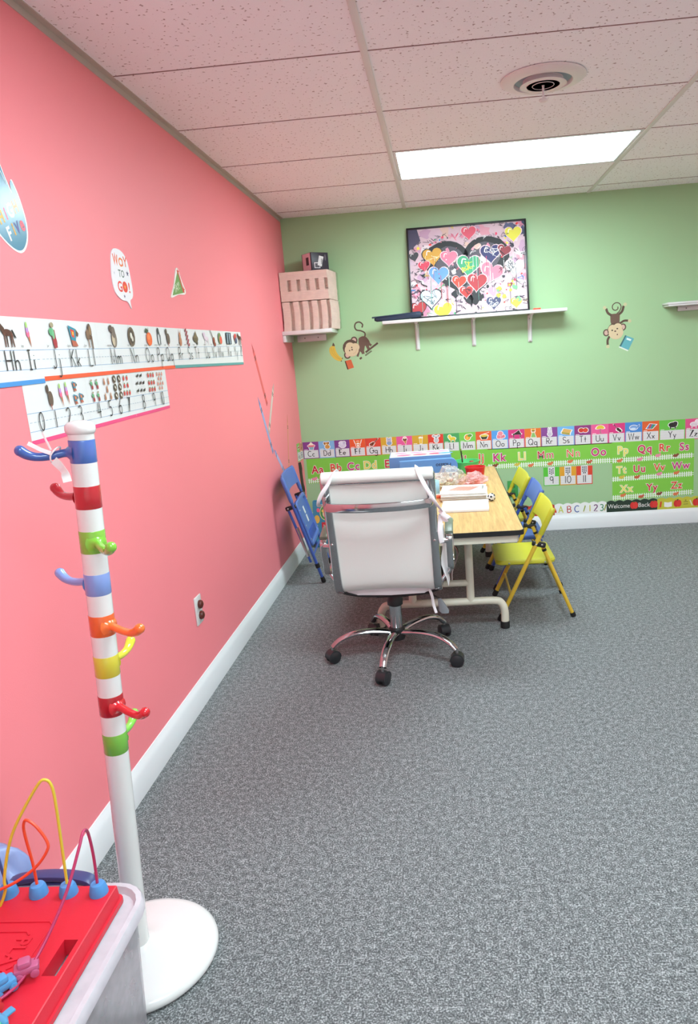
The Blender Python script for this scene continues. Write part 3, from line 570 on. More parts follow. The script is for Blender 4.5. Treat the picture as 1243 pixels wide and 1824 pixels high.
# cards round the corner on the pink wall
CARDG = 'alphabet cards around the room corner'
def card(art, x0, x1, zt0, zt1, zb0, zb1, col, pic, txt, name, label, cat='alphabet card', group=CARDG, dots=None):
    zm0, zm1 = zb0+(zt0-zb0)*.50, zb1+(zt1-zb1)*.50; e = .0055; K = ink(col)
    art.sheet([(x0, zb0), (x1, zb1), (x1, zt1), (x0, zt0)], K)
    art.poly([(x0+e, zb0+e), (x1-e, zb1+e), (x1-e, zm1), (x0+e, zm0)], PAPER)
    h = zt0-zb0; cx = (x0+x1)/2; zc = (zm0+zm1)/2; zb_ = (zb0+zb1)/2
    for f in (.40, .27, .14): art.poly([(x0+e, zb0+h*f), (x1-e, zb1+h*f), (x1-e, zb1+h*f+.001), (x0+e, zb0+h*f+.001)], ink('DCC8CC'))
    if pic: art.pic(pic, cx+.004, zc+h*.255, (x1-x0)*.32 if x1-x0 < .14 else .040, h*.225, ink('FBF8F4'))
    if pic: art.rect(x0+.008, zm0+.003, x0+.034, zm0+.0065, ink('FBF8F4'))
    if dots: dots(art, cx, zc+h*.26, h)
    art.glyphs(txt, cx, zb_+h*(.12 if dots else .14), h*(.37 if dots else .31), .0046, ink('1E1A1C'), .95, .2)
    tag(art.mb.build(name), label, cat, group)
card(left_art(.0004), -.2, -.10, .764, .760, .637, .633, '8CC05A', 'ant', 'Aa', 'alphabet_card', 'green alphabet card for Aa, beside the orange one on the pink wall')
card(left_art(.0004), -.10, -.002, .760, .755, .633, .629, 'E8804A', 'bear', 'Bb', 'alphabet_card', 'orange alphabet card for Bb on the pink wall side of the corner')
# dark brown curled strip in the corner under the cards
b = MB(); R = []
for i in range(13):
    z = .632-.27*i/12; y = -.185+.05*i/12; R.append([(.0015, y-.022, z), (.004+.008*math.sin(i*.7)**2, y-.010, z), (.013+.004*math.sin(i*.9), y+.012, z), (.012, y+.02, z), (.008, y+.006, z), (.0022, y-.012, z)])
b.loft(R, mat('dark_brown_strip', '3E332A', .7, var=.35, vscale=18))
tag(b.build('corner_strip'), 'dark brown curled strip below the cards in the corner', 'paper strip')

# ------------------------------------------------------------------ things fixed to the green wall
def back_art(y=-.0004, step=6e-5, O=None): return Art(O or (0, y, 0), (1, 0, 0), (0, 0, 1), step)
ex = [.004, .12, .236, .347, .46, .574, .687, .801, .914, 1.025, 1.139, 1.255, 1.368, 1.486, 1.602, 1.717, 1.833, 1.951, 2.068, 2.187, 2.303, 2.422, 2.539, 2.717, 2.83]
cd = [('Cc', 'cupcake', '8E3E8E', 'purple'), ('Dd', 'dog', '86B8E2', 'light blue'), ('Ee', 'elephant', '7E3E8A', 'purple'), ('Ff', 'fox', 'EE5A2A', 'orange'), ('Gg', 'guitar', 'E0442E', 'red'), ('Hh', 'hippo', 'D9A62C', 'mustard'),
      ('Ii', 'icecone', 'EC5A9A', 'pink'), ('Jj', 'juice', 'D6A82E', 'mustard'), ('Kk', 'koala', 'E2402E', 'red'), ('Ll', 'llama', '4CA65E', 'green'), ('Mm', 'mango', '7ACC52', 'lime green'), ('Nn', 'noodles', 'E8602C', 'orange'),
      ('Oo', 'octopus', '58A0E4', 'blue'), ('Pp', 'piano', 'D9387E', 'magenta'), ('Qq', 'queen', 'E8762C', 'orange'), ('Rr', 'rabbit', '8A4A94', 'purple'), ('Ss', 'sandwich', '76B6EA', 'light blue'), ('Tt', 'tomato', '94387E', 'plum'),
      ('Uu', 'umbrella', 'F0609A', 'pink'), ('Vv', 'violin', 'DE3A82', 'magenta'), ('Ww', 'whale', '4A8AD4', 'blue'), ('Xx', 'xylophone', 'E2622C', 'orange'), ('Yy', 'yak', '6CC648', 'wide green'), ('Zz', 'zebra', 'E4588E', 'pink')]
thingname = dict(icecone='ice cream cone', llama='yellow llama', queen='queen', yak='black yak', noodles='noodle bowl', juice='juice glass')
for i, (tx, pc, col, cn) in enumerate(cd):
    x0, x1 = ex[i]+.0005, ex[i+1]-.0005
    f = lambda x: .751+(.745-.751)*x/2.8
    g = lambda x: .629+(.600-.629)*x/2.8
    card(back_art(), x0, x1, f(x0), f(x1), g(x0), g(x1), col, pc, tx, 'alphabet_card', f'{cn} alphabet card for {tx} with a {thingname.get(pc, pc)}, on the green wall')
def domino(n):
    P = {9: [(x, z) for z in (1, -.1, -1.1) for x in (-1, 1)]+[(0, .45), (0, -.6), (0, -1.6)], 10: [(x, z) for x in (-1, 0, 1) for z in (1, 0, -1)]+[(0, -1.9)], 11: [(x, z) for x in (-1, 0, 1) for z in (1.2, .2, -.8)]+[(-.5, -1.7), (.5, -1.7)]}[n]
    def f(a, cx, cz, h):
        a.rect(cx-.024, cz-.034, cx+.024, cz+.036, PAPER)
        for x, z in P: a.rect(cx+x*.012-.004, cz+.006+z*.014-.004, cx+x*.012+.004, cz+.006+z*.014+.004, ink('1A1A1C'))
    return f
for n, x0, x1, col, cn in ((9, 1.727, 1.841, '5AC43A', 'green'), (10, 1.842, 1.959, 'E6A42A', 'orange'), (11, 1.960, 2.074, 'E2452C', 'red')):
    card(back_art(), x0, x1, .461-(x0-1.727)*.014, .461-(x1-1.727)*.014, .327-(x0-1.727)*.012, .327-(x1-1.727)*.012, col, None, str(n), 'number_card', f'{cn} number card showing dots above the number {n}', 'number card', 'number cards on the green wall', domino(n))
# green alphabet banners with picket fence
GRN = ink('84CC48'); FEN = ink('F4F6F0')
LC = dict(A='D0242E', B='E2502C', C='D23A80', D='F0DC60', E='D42A34', F='E2502C', G='D23A80', H='F0DC60', I='E04A34', J='E8582E', K='CC2E7C', L='F0E070', M='D8243E', N='EA5A30', O='D03078', P='F2E468', Q='D42A5C', R='E4502E', S='CE347A', T='F2E468', U='D0243E', V='E8582E', W='CC3A84', X='F2E468', Y='D8243E', Z='E4542C')
def banner(x0, x1, zt0, zt1, zb0, zb1, letters, cap, label, seed, y=-.0004):
    a = back_art(y); a.sheet([(x0, zb0), (x1, zb1), (x1, zt1), (x0, zt0)], GRN); rnd = random.Random(seed)
    zb = lambda x: zb0+(zb1-zb0)*(x-x0)/(x1-x0)
    for dz in (.011, .024): a.poly([(x0, zb(x0)+dz), (x1, zb(x1)+dz), (x1, zb(x1)+dz+.004), (x0, zb(x0)+dz+.004)], FEN)
    a.d += a.step; q = x0+.004; d0 = a.d
    while q < x1-.01:
        z = zb(q); a.d = d0; a.poly([(q, z+.001), (q+.007, z+.001), (q+.007, z+.034), (q+.0035, z+.04), (q, z+.034)], FEN); q += .0155
    for k in range(int((x1-x0)/.13)):   # little farm animals by the fence
        px = x0+.06+k*.13+rnd.uniform(-.02, .02); pz = zb(px)+rnd.uniform(.012, .036); c = ink(rnd.choice(['EE8FA8', 'C8603C', '8A4A2E', 'E07A4A', 'D8C04A']))
        a.ell(px, pz, .018, .011, c); a.ell(px+.016, pz+.008, .008, .008, c)
    for tx, x, z in letters:
        for off, m in ((.065, ink('ECE6DC')), (.022, ink(LC[tx[0]]))):
            a.text(tx, x, z-cap/2, cap, m, (.0 if off < .05 else .04) if tx[0] in 'MN' else off, .92, sp=1.18)
    tag(a.mb.build('alphabet_banner'), label, 'alphabet banner', 'green alphabet banners on the green wall')
banner(.02, .563, .628, .625, .445, .452, [('Aa', .095, .548), ('Bb', .233, .554), ('Cc', .361, .557), ('Dd', .485, .559)], .058, 'green fence banner with Aa to Dd, beside the room corner', 1)
banner(.562, 1.335, .625, .621, .452, .468, [('Ee', .63, .560), ('Ff', .76, .56), ('Gg', .89, .56), ('Hh', 1.02, .56), ('Ii', 1.163, .561), ('Jj', 1.283, .563)], .058, 'green fence banner with Ee to Jj, behind the table and high office chair back', 2, -.001)
banner(1.334, 2.213, .619, .611, .472, .466, [('Kk', 1.42, .557), ('Ll', 1.578, .556), ('Mm', 1.745, .556), ('Nn', 1.94, .556), ('Oo', 2.118, .554)], .058, 'green fence banner with Kk to Oo, above the yellow chairs', 3)
banner(2.213, 2.781, .612, .607, .463, .468, [('Pp', 2.288, .556), ('Qq', 2.438, .556), ('Rr', 2.578, .556), ('Ss', 2.712, .555)], .056, 'top green fence banner of three, with Pp to Ss', 4, -.001)
banner(2.213, 2.781, .463, .468, .327, .336, [('Tt', 2.277, .414), ('Uu', 2.402, .415), ('Vv', 2.542, .418), ('Ww', 2.69, .421)], .052, 'middle green fence banner of three, with Tt to Ww', 5)
banner(2.213, 2.781, .329, .337, .192, .205, [('Xx', 2.312, .276), ('Yy', 2.49, .276), ('Zz', 2.662, .281)], .052, 'lowest green fence banner of three, with Xx Yy Zz', 6, -.001)
# scalloped border trims standing on the baseboard
def border(x0, x1, col, fn, label, h=.075, y=-.0004):
    a = back_art(y); n = int((x1-x0)/.058+.5); top = []
    for i in range(n*6+1):
        t = i/(n*6); top.append((x1-(x1-x0)*t, .107+h+.010*abs(math.sin(PI*i/6))))
    a.sheet([(x0, .1075), (x1, .1075)]+top, ink(col)); fn(a)
    tag(a.mb.build('border_trim'), label, 'border trim', 'paper border trims along the white baseboard')
def apple(a, x, z, r=.026):
    a.ell(x-.009, z, r*.72, r, ink('D8302E')); a.ell(x+.009, z, r*.72, r, ink('E03A34')); a.ell(x, z+r*1.05, r*.3, r*.16, ink('3E7A34'), 10, .4); a.rect(x-.0015, z+r*.7, x+.0015, z+r*1.2, ink('4A2A1A'))
def rainbow(a, xs_):
    for x in xs_:
        for r, c in ((.05, 'D8342C'), (.038, 'F0A03A'), (.028, '58B0D8'), (.018, 'F2F2EE')): a.poly([(x+p[0], .125+p[1]*.95) for p in arc(0, 0, r, r*1.1, 0, 180)], ink(c))
        a.text('3', x, .128, .034, ink('2E5A9A'), .02)
border(1.44, 1.80, 'C8402E', lambda a: rainbow(a, [1.50, 1.62, 1.765]), 'red rainbow border piece mostly behind the yellow and blue chairs')
def abc(a):
    for tx, x, c in (('A', 1.845, 'C8CC3A'), ('B', 1.905, 'C43A3A'), ('C', 1.96, '3A5AA8'), ('1', 2.053, 'D8CC3E'), ('2', 2.094, '6A2A6A'), ('3', 2.137, '3A8A5A')):
        a.glyphs(tx, x, .122, .046, .0065, ink(c), 1.0)
    for x in (2.012, 2.16):
        a.poly([(x-.008, .125), (x, .125), (x+.012, .165), (x+.004, .168)], ink('9AA83A')); a.poly([(x-.008, .125), (x, .125), (x-.006, .117)], ink('D8B890'))
border(1.801, 2.171, 'F4F4F2', abc, 'white border piece with ABC and 123 in coloured letters')
def welcome(a):
    a.text('Welcome', 2.258, .134, .033, ink('F0F0EC'), .0, fit=.155); a.text('Back', 2.438, .134, .033, ink('F0F0EC'), .0, fit=.083); apple(a, 2.366, .148); apple(a, 2.505, .148)
border(2.172, 2.529, '23382C', welcome, 'dark green border piece reading welcome back with red apples', y=-.0012)
def school(a):
    for o in (0, .29):
        a.poly([(2.545+o, .122), (2.557+o, .122), (2.562+o, .165), (2.55+o, .165)], ink('D8482E'))
        a.poly([(2.578+o, .16), (2.605+o, .155), (2.632+o, .16), (2.632+o, .125), (2.605+o, .12), (2.578+o, .125)], ink('F4F4F0'))
        apple(a, 2.672+o, .145)
        for dz in (.135, .152): a.rect(2.712+o, dz, 2.745+o, dz+.003, ink('2A2A2A'))
        a.text('+', 2.728+o, .155, .02, ink('2A2A2A'), 0); a.stroke([(2.758+o, .165), (2.775+o, .125)], .006, ink('E8E4D8'))
    apple(a, 2.805, .147)
border(2.530, 3.12, 'C8C43E', school, 'yellow green border piece with books, pencils and apples')
# green outlet behind the chairs
t = thing('wall_outlet', 'green painted outlet plate low on the green wall behind the chairs', 'outlet', (1.505, 0, .32))
MB().box((0, -.003, 0), (.075, .006, .12), mat('green_plate_paint', '3E9A4A', .4), bev=.002).build('cover_plate', t)
for z in (.022, -.022): MB().box((0, -.0065, z), (.034, .003, .028), mat('green_plate_dark', '2E7A3A', .4), bev=.001).build('socket', t)

# monkey decals
BRN = ink('6A5244'); TAN = ink('D6C29C'); DKB = ink('5A4638'); EAR = ink('D0AFA0')
a = back_art()
def cur(pts, n=6): return [(p.x, p.y) for p in cr([(q[0], q[1], 0) for q in pts], n)]
a.d = .0003
a.stroke(cur([(.502, 1.525), (.508, 1.545), (.488, 1.563), (.462, 1.558), (.452, 1.535), (.462, 1.512), (.495, 1.503), (.52, 1.485), (.515, 1.455)]), .0095, DKB)
a.poly(cur([(.47, 1.43), (.475, 1.455), (.505, 1.466), (.53, 1.455), (.55, 1.42), (.54, 1.395), (.515, 1.40), (.505, 1.37), (.485, 1.355), (.47, 1.38)]), BRN)
a.stroke([(.49, 1.42), (.497, 1.345)], .02, BRN); a.stroke([(.478, 1.39), (.455, 1.33)], .014, BRN); a.stroke([(.52, 1.42), (.54, 1.372)], .02, BRN); a.stroke([(.535, 1.42), (.558, 1.398)], .016, BRN)
a.stroke([(.515, 1.355), (.605, 1.413)], .013, DKB); a.stroke([(.51, 1.333), (.558, 1.362)], .011, ink('6E7458')); a.stroke([(.47, 1.312), (.485, 1.322)], .013, DKB)
for q in ((.385, 1.345), (.44, 1.442)): a.ell(q[0], q[1], .024, .026, DKB); a.ell(q[0], q[1], .015, .017, EAR)
a.ell(.412, 1.395, .056, .055, DKB); a.ell(.418, 1.378, .05, .046, TAN); a.ell(.408, 1.405, .03, .026, TAN); a.ell(.445, 1.395, .03, .028, TAN)
for q in ((.42, 1.395), (.403, 1.375)): a.ell(q[0], q[1], .0042, .0048, ink('2A1E18'))
a.ell(.421, 1.38, .006, .005, DKB); a.stroke(cur([(.425, 1.352), (.445, 1.362), (.455, 1.385)]), .002, ink('B89878'))
tag(a.mb.build('monkey_decal'), 'brown monkey decal with curled tail, beside the banana decal', 'wall decal')
a = back_art(); a.d = .0003
a.poly(cur([(.283, 1.418), (.262, 1.40), (.262, 1.365), (.285, 1.33), (.315, 1.31), (.338, 1.308), (.345, 1.325), (.325, 1.345), (.308, 1.375), (.3, 1.415)]), ink('D8B848'))
for o in (0, .012): a.stroke(cur([(.278+o, 1.40), (.282+o, 1.365), (.305+o, 1.335), (.33+o*.5, 1.318)]), .0018, ink('B8942E'))
a.poly([(.282, 1.415), (.302, 1.412), (.298, 1.428), (.29, 1.438)], DKB); a.ell(.347, 1.325, .004, .004, DKB); a.ell(.338, 1.307, .004, .004, DKB)
tag(a.mb.build('banana_decal'), 'yellow banana decal on the green wall under the corner shelf', 'wall decal')
a = back_art(); a.d = .0003
a.poly([(.362, 1.305), (.408, 1.313), (.424, 1.256), (.378, 1.245)], ink('CC6238')); a.poly([(.362, 1.305), (.368, 1.306), (.384, 1.246), (.376, 1.245)], ink('4A2A1E'))
tag(a.mb.build('book_decal'), 'orange book decal under the monkey with the banana', 'wall decal')
a = back_art(); a.d = .0003
a.stroke(cur([(2.245, 1.488), (2.268, 1.508), (2.278, 1.535), (2.266, 1.558), (2.242, 1.563), (2.222, 1.548), (2.222, 1.525), (2.24, 1.514), (2.256, 1.523), (2.256, 1.537)]), .0065, DKB)
a.poly([(2.205, 1.486), (2.22, 1.492), (2.262, 1.492), (2.27, 1.485), (2.268, 1.43), (2.255, 1.415), (2.215, 1.415), (2.207, 1.44)], BRN)
a.stroke(cur([(2.215, 1.482), (2.19, 1.50), (2.178, 1.53)]), .016, DKB); a.stroke(cur([(2.262, 1.485), (2.285, 1.505), (2.295, 1.54)]), .016, DKB)
a.stroke(cur([(2.26, 1.418), (2.295, 1.44), (2.325, 1.44)]), .014, DKB); a.stroke(cur([(2.2, 1.345), (2.187, 1.32), (2.187, 1.287)]), .015, DKB)
for q in ((2.178, 1.37), (2.29, 1.40)): a.ell(q[0], q[1], .022, .024, DKB); a.ell(q[0], q[1], .014, .016, EAR)
a.ell(2.237, 1.382, .052, .05, DKB); a.ell(2.243, 1.366, .05, .045, TAN); a.ell(2.22, 1.39, .03, .03, TAN); a.ell(2.255, 1.398, .03, .03, TAN)
for q in ((2.218, 1.383), (2.252, 1.392)): a.ell(q[0], q[1], .006, .0045, ink('2A1E18'))
a.ell(2.238, 1.376, .007, .005, DKB); a.ell(2.252, 1.353, .004, .005, ink('5A2A24'))
for q in ((2.168, 1.536), (2.305, 1.548), (2.335, 1.437), (2.188, 1.277)): a.ell(q[0], q[1], .012, .012, ink('C8C49A'))
tag(a.mb.build('monkey_decal'), 'upside down brown monkey decal above the teal book decal', 'wall decal')
a = back_art(); a.d = .0003
a.poly([(2.305, 1.345), (2.365, 1.318), (2.327, 1.243), (2.266, 1.274)], ink('62AEB6')); a.poly([(2.305, 1.345), (2.314, 1.341), (2.276, 1.269), (2.266, 1.274)], ink('3A6A70'))
a.poly([(2.266, 1.274), (2.327, 1.243), (2.322, 1.236), (2.262, 1.266)], ink('DCE8DC')); a.poly([(2.318, 1.327), (2.347, 1.314), (2.341, 1.303), (2.312, 1.316)], ink('DDEEEA'))
tag(a.mb.build('book_decal'), 'teal book decal below the upside down monkey', 'wall decal')

# ------------------------------------------------------------------ shelf with the heart picture
t = thing('wall_shelf', 'long white wall shelf on three brackets carrying the heart picture', 'shelf', (1.27, 0, 1.551))
MB().box((0.005, -.08, -.011), (1.235, .16, .022), WHITE_PL, bev=.004).build('board', t)
for x in (.885, 1.275, 1.66):
    k = MB(); X = x-1.27
    k.box((X, -.0045, -.115), (.028, .009, .18), WHITE_PL, bev=.002); k.box((X, -.07, -.0255), (.024, .135, .007), WHITE_PL, bev=.002)
    k.sweep(cr([(X, -.128, -.031), (X, -.075, -.062), (X, -.03, -.125), (X, -.012, -.195)], 6), rrect(.012, .016, .003, 2), (1, 0, 0), WHITE_PL)
    kb = k.build('bracket', t)
    for z in (-.05, -.19): MB().sph((X, -.0095, z), (.003, .0015, .003), mat('dark_screw', '4A4440', .4), 8, 6).build('screw', kb)
# picture: framed print leaning back on the wall
PH, PW = .60, .80; lean = .075
t = thing('framed_picture', 'black framed colourful graffiti heart picture leaning on the shelf', 'picture', (1.253, -.098, 1.5515))
t.rotation_euler = (-math.atan2(lean, PH), math.radians(0), 0)
fr = MB()
FRM = mat('black_frame', '17171A', .35)
for c, d in (((0, .012, .006), (PW, .024, .012)), ((0, .012, PH-.006), (PW, .024, .012)), ((-PW/2+.006, .012, PH/2), (.012, .024, PH-.024)), ((PW/2-.006, .012, PH/2), (.012, .024, PH-.024))): fr.box(c, d, FRM, bev=.002)
fr.box((0, .021, PH/2), (PW-.02, .005, PH-.02), FRM)
fr.build('frame', t)
a = Art((-PW/2+.012, .010, .012), (1, 0, 0), (0, 0, 1), 8e-6); aw, ah = PW-.024, PH-.024
a.sheet(rc(0, 0, aw, ah), ink('D8BCC6')); R = random.Random(11)
def heart(cx, cy, r, rot=0, sy=1, n=26):
    o = []
    for i in range(n):
        q = 2*PI*i/n; x = 16*math.sin(q)**3/16; y = (13*math.cos(q)-5*math.cos(2*q)-2*math.cos(3*q)-math.cos(4*q))/16
        o.append((cx+r*(x*math.cos(rot)-y*math.sin(rot)), cy+r*sy*(x*math.sin(rot)+y*math.cos(rot))))
    return o
clip = lambda P: [(min(aw, max(0, x)), min(ah, max(0, y))) for x, y in P]
def splat(n, cols, x0, y0, x1, y1, r0, r1):
    for _ in range(n):
        x, y, r = R.uniform(x0, x1), R.uniform(y0, y1), R.uniform(r0, r1)
        a.poly(clip([(x+r*R.uniform(.5, 1.2)*math.cos(2*PI*k/9), y+r*R.uniform(.5, 1.2)*math.sin(2*PI*k/9)) for k in range(9)]), ink(R.choice(cols)))
def scrib(n, cols, x0, y0, x1, y1, s, wd=.003):
    for _ in range(n):
        x, y = R.uniform(x0, x1), R.uniform(y0, y1)
        P = [(x+R.uniform(-s, s), y+R.uniform(-s, s)*.8) for k in range(R.randint(4, 7))]
        a.stroke(clip(cur(P, 4)), wd*R.uniform(.6, 1.3), ink(R.choice(cols)))
def drip(n, cols, x0, y0, x1, y1):
    for _ in range(n):
        x, y, l = R.uniform(x0, x1), R.uniform(y0, y1), R.uniform(.04, .16); a.rect(x, max(0, y-l), x+R.uniform(.0015, .004), y, ink(R.choice(cols)))
PK = ['E0A0B0', 'D98AA4', 'E4CCD4', 'E8DCE0', 'D8BCCC', 'C8A2BE', 'E0C0B4']; DK = ['22242A', '33343C', '2A2A40']; HOT = ['E8466A', 'E83A3A', 'F2D84A', '4A90D0', 'F08AA4', '58B878']
splat(110, PK, 0, 0, aw, ah, .012, .05); splat(40, DK+['4A4660'], 0, 0, aw, ah, .004, .014); splat(60, HOT, 0, 0, aw, ah, .003, .012)
scrib(150, DK, 0, 0, aw, ah, .022, .0024); scrib(16, HOT, 0, 0, aw, ah, .03)
a.poly(clip([(0, .44), (.0, ah), (.06, ah), (.08, .5), (.03, .46)]), ink('4A4660')); splat(7, ['3E4460', '5A5E80'], .66, .5, aw, ah, .02, .04)
a.poly(clip(heart(.385, .315, .292, .05, .80)), ink('1E2024')); a.poly(clip(heart(.39, .325, .228, .05, .80)), ink('55505A'))
splat(34, PK+['3A3A42', '22242A', '22242A', '22242A', '22242A'], .24, .2, .56, .44, .01, .03); splat(22, ['1E2024'], .28, .07, .48, .2, .015, .035); scrib(18, ['F4F0F0', 'E8466A', '22242A', 'F2A0B4'], .24, .16, .54, .44, .025)
a.stroke(clip(heart(.385, .315, .268, .05, .80, 48)+heart(.385, .315, .268, .05, .80, 48)[:1]), .034, ink('1E2024'))
scrib(14, ['8A8A90', 'E8E4E4', '5A5A60'], .14, .1, .64, .5, .02, .0025)
HS = [(.155, .395, .066, .1, 'D6A23C'), (.265, .375, .056, -.05, 'EE7E98'), (.095, .335, .04, .1, 'D8405A'), (.19, .27, .066, -.08, '6A9EDC'), (.395, .32, .078, -.1, '43A878'), (.545, .385, .068, 0, '33346A'), (.635, .395, .045, -.3, '8E2E3A'),
      (.545, .26, .075, -.35, 'F0839A'), (.325, .215, .048, -.12, 'E8452E'), (.445, .205, .066, -.12, 'B4343C'), (.37, .145, .045, 0, 'C43430'), (.13, .12, .07, 0, 'CFE2F0'), (.04, .055, .055, .1, 'B8343A'), (.21, .03, .062, .2, 'E2DC3E'),
      (.405, .53, .05, 0, 'DE5A70'), (.70, .50, .055, 0, 'E2DC48'), (.70, .28, .062, -.1, 'EDEDF2'), (.55, .06, .05, 0, '44486A'), (.70, .05, .04, 0, 'E6E04A'), (.665, .17, .018, 0, '8A3A30'), (.03, .40, .035, .2, '3A3A40')]
for x, y, r, ro, c in HS:
    a.poly(clip(heart(x, y, r*1.1, ro)), ink('2A2A30' if c in ('CFE2F0', 'D6A23C', 'B8343A') else 'F0D0D8')); a.poly(clip(heart(x, y, r, ro)), ink(c))
    a.stroke(clip(cur([(x-r*.6, y+r*.1), (x-r*.5, y+r*.5), (x-r*.2, y+r*.45)])), r*.1, ink('F8F0F0'))
scrib(3, ['F2F0EE'], .52, .36, .58, .42, .035, .0035); scrib(3, ['E4E63C'], .36, .28, .43, .35, .035, .004); scrib(3, ['FBEFC0'], .13, .37, .18, .42, .03, .003); scrib(3, ['33343C'], .09, .08, .17, .15, .04, .003); scrib(3, ['33343C'], .66, .24, .74, .32, .03, .003)
scrib(2, ['F4F4F4'], .52, .04, .58, .08, .03, .003); scrib(2, ['5A1A20'], .35, .12, .40, .18, .03, .003)
drip(30, ['22242A', 'F4F2F2', 'E8466A', '6AB0A0', 'B83A3A'], 0, .15, aw, .4); drip(5, ['F6F4F4'], .52, .2, .56, .34)
splat(46, ['E8303A', 'F4F4F4', 'F08AA4', '22242A'], .05, .05, .7, .5, .002, .006); splat(14, ['C8E04A', '7AD08A', 'E6E64A'], .58, .05, .75, .2, .006, .02); scrib(10, DK, .55, .05, .76, .5, .025); scrib(8, DK, .0, .1, .1, .4, .02)
a.mb.build('art_print', t)
# folded umbrella at the left end of the shelf
t = thing('umbrella', 'folded navy umbrella lying on the left end of the shelf', 'umbrella', (.76, -.125, 1.566))
t.rotation_euler = (0, math.radians(-2.5), math.radians(2))
NAV = mat('navy_fabric', '2E3A50', .6, bump=.3, bscale=60, var=.15)
R_ = []
for i, (x, r) in enumerate([(-.155, .008), (-.14, .017), (-.05, .019), (.06, .021), (.15, .022), (.162, .018)]):
    R_.append([(x, r*1.2*math.cos(2*PI*k/10+.3)*(1+.15*math.sin(3*k+i)), .006+r*.95*math.sin(2*PI*k/10+.3)) for k in range(10)])
MB().loft(R_, NAV).build('canopy', t)
f = MB(); f.box((-.02, -.018, .02), (.30, .012, .004), NAV, Matrix.Rotation(math.radians(30), 3, 'X'), bev=.001); f.box((-.155, -.005, .017), (.03, .04, .003), NAV, bev=.001); f.build('flap', t)
MB().cyl((.16, 0, .006), (.178, 0, .006), .012, BLACK_PL).build('tip_cap', t)
t = thing('storage_clip', 'small orange red plastic piece at the right end of the shelf', 'clip', (1.70, -.10, 1.5515))
k = MB(); k.box((0, 0, .006), (.05, .02, .012), mat('orange_red_plastic', 'EE4A26', .35), bev=.003); k.cyl((-.015, -.011, .009), (-.015, .011, .009), .004, mat('orange_red_plastic', 'EE4A26')); k.build('body', t)

# ------------------------------------------------------------------ corner shelf with the wrapped stacks
t = thing('wall_shelf', 'small white corner shelf under the wrapped tray stacks', 'shelf', (0, 0, 1.525))
MB().box((.166, -.15, -.0125), (.332, .30, .025), WHITE_PL, bev=.002).build('board', t)
k = MB(); k.box((.147, -.010, -.0475), (.205, .020, .044), WHITE_PL, bev=.003); c1 = k.build('cleat', t)
for x in (.098, .192): MB().sph((x, -.0205, -.045), (.004, .0015, .004), mat('dark_screw', '4A4440'), 10, 6).build('screw', c1)
MB().box((.010, -.16, -.0475), (.020, .27, .044), WHITE_PL, bev=.003).build('cleat', t)
FOAM = mat('cream_foam_board', 'EED6C8', .6, var=.04, vscale=30)
def tray_stack(z, h, n, rims, label, dx):
    t = thing('tray_stack', label, 'tray stack', (dx, -.25, z), 0, 'wrapped stacks of foam trays'); R = random.Random(int(h*1000))
    b = MB(); lh = h/n
    def outline(notch, j):
        P = [(0+j, .0)]; 
        for i in range(5):
            x = .03+.062*i
            if notch: P += [(x+.018+j, 0), (x+.021+j, .03), (x+.041+j, .03), (x+.044+j, 0)]
        P.append((.318+j, 0))
        for i in range(1, 12): P.append((.322+j+(.022*i/11)+(.005 if i % 2 else -.003), .012+.018*i))
        P += [(.346+j, .235), (0+j, .235)]
        return P
    for i in range(n):
        f = i/n; notch = rims[0] < f < rims[1]; j = R.uniform(-.0012, .0012)+(.005*math.sin(f*3) if rims[0] < 0 else 0)
        b.prism(outline(notch, j), (0, 0, i*lh), (1, 0, 0), (0, 1, 0), (0, 0, lh*.93), FOAM)
    b.build('trays', t, 30)
    w_ = MB(); w_.box((.175, .117, h/2), (.368, .247, h+.003), film('shrink_film', 'F6F0EE', .955, .08), bev=.012, seg=3)
    w_.build('shrink_wrap', t)
tray_stack(1.5265, .186, 20, (-1, 2), 'lower wrapped stack of cream foam trays on the corner shelf', .006)
tray_stack(1.7165, .186, 18, (.30, .72), 'upper wrapped stack of cream foam trays under the dark box', .006)
t = thing('gadget_box', 'dark and pink product box with barcode sticker on top of the wrapped stacks', 'box', (.237, -.135, 1.9065), math.radians(40))
BXD = mat('dark_box_card', '34303C', .4); BXP = mat('pink_box_card', 'EED4DC', .45)
k = MB(); k.box((0, 0, .056), (.130, .124, .112), BXD, bev=.001); k.build('carton', t)
a = Art((-.0653, .054, 0), (0, -1, 0), (0, 0, 1)); a.d = 0; a.rect(.0, .003, .104, .110, BXP); a.rect(.045, .035, .08, .085, ink('4A3C40'))
o = a.mb.build('pink_panel', t)
a = Art((-.0565, -.0623, 0), (1, 0, 0), (0, 0, 1)); a.d = 0; a.poly([(.01, .012), (.055, .012), (.055, .05), (.01, .048)], ink('D0CED2')); a.rect(.016, .017, .05, .043, ink('5A545A'))
a.poly([(.035, .032), (.066, .022), (.086, .085), (.052, .092)], PAPER)
for i in range(7): a.poly([(.062+.0006*i, .04+.005*i), (.074+.0006*i, .036+.005*i), (.0745+.0006*i, .0385+.005*i), (.0625+.0006*i, .0425+.005*i)], ink('2A2A2C'))
a.ell(.098, .08, .006, .02, ink('6A646E')); a.mb.build('printed_panel', t)

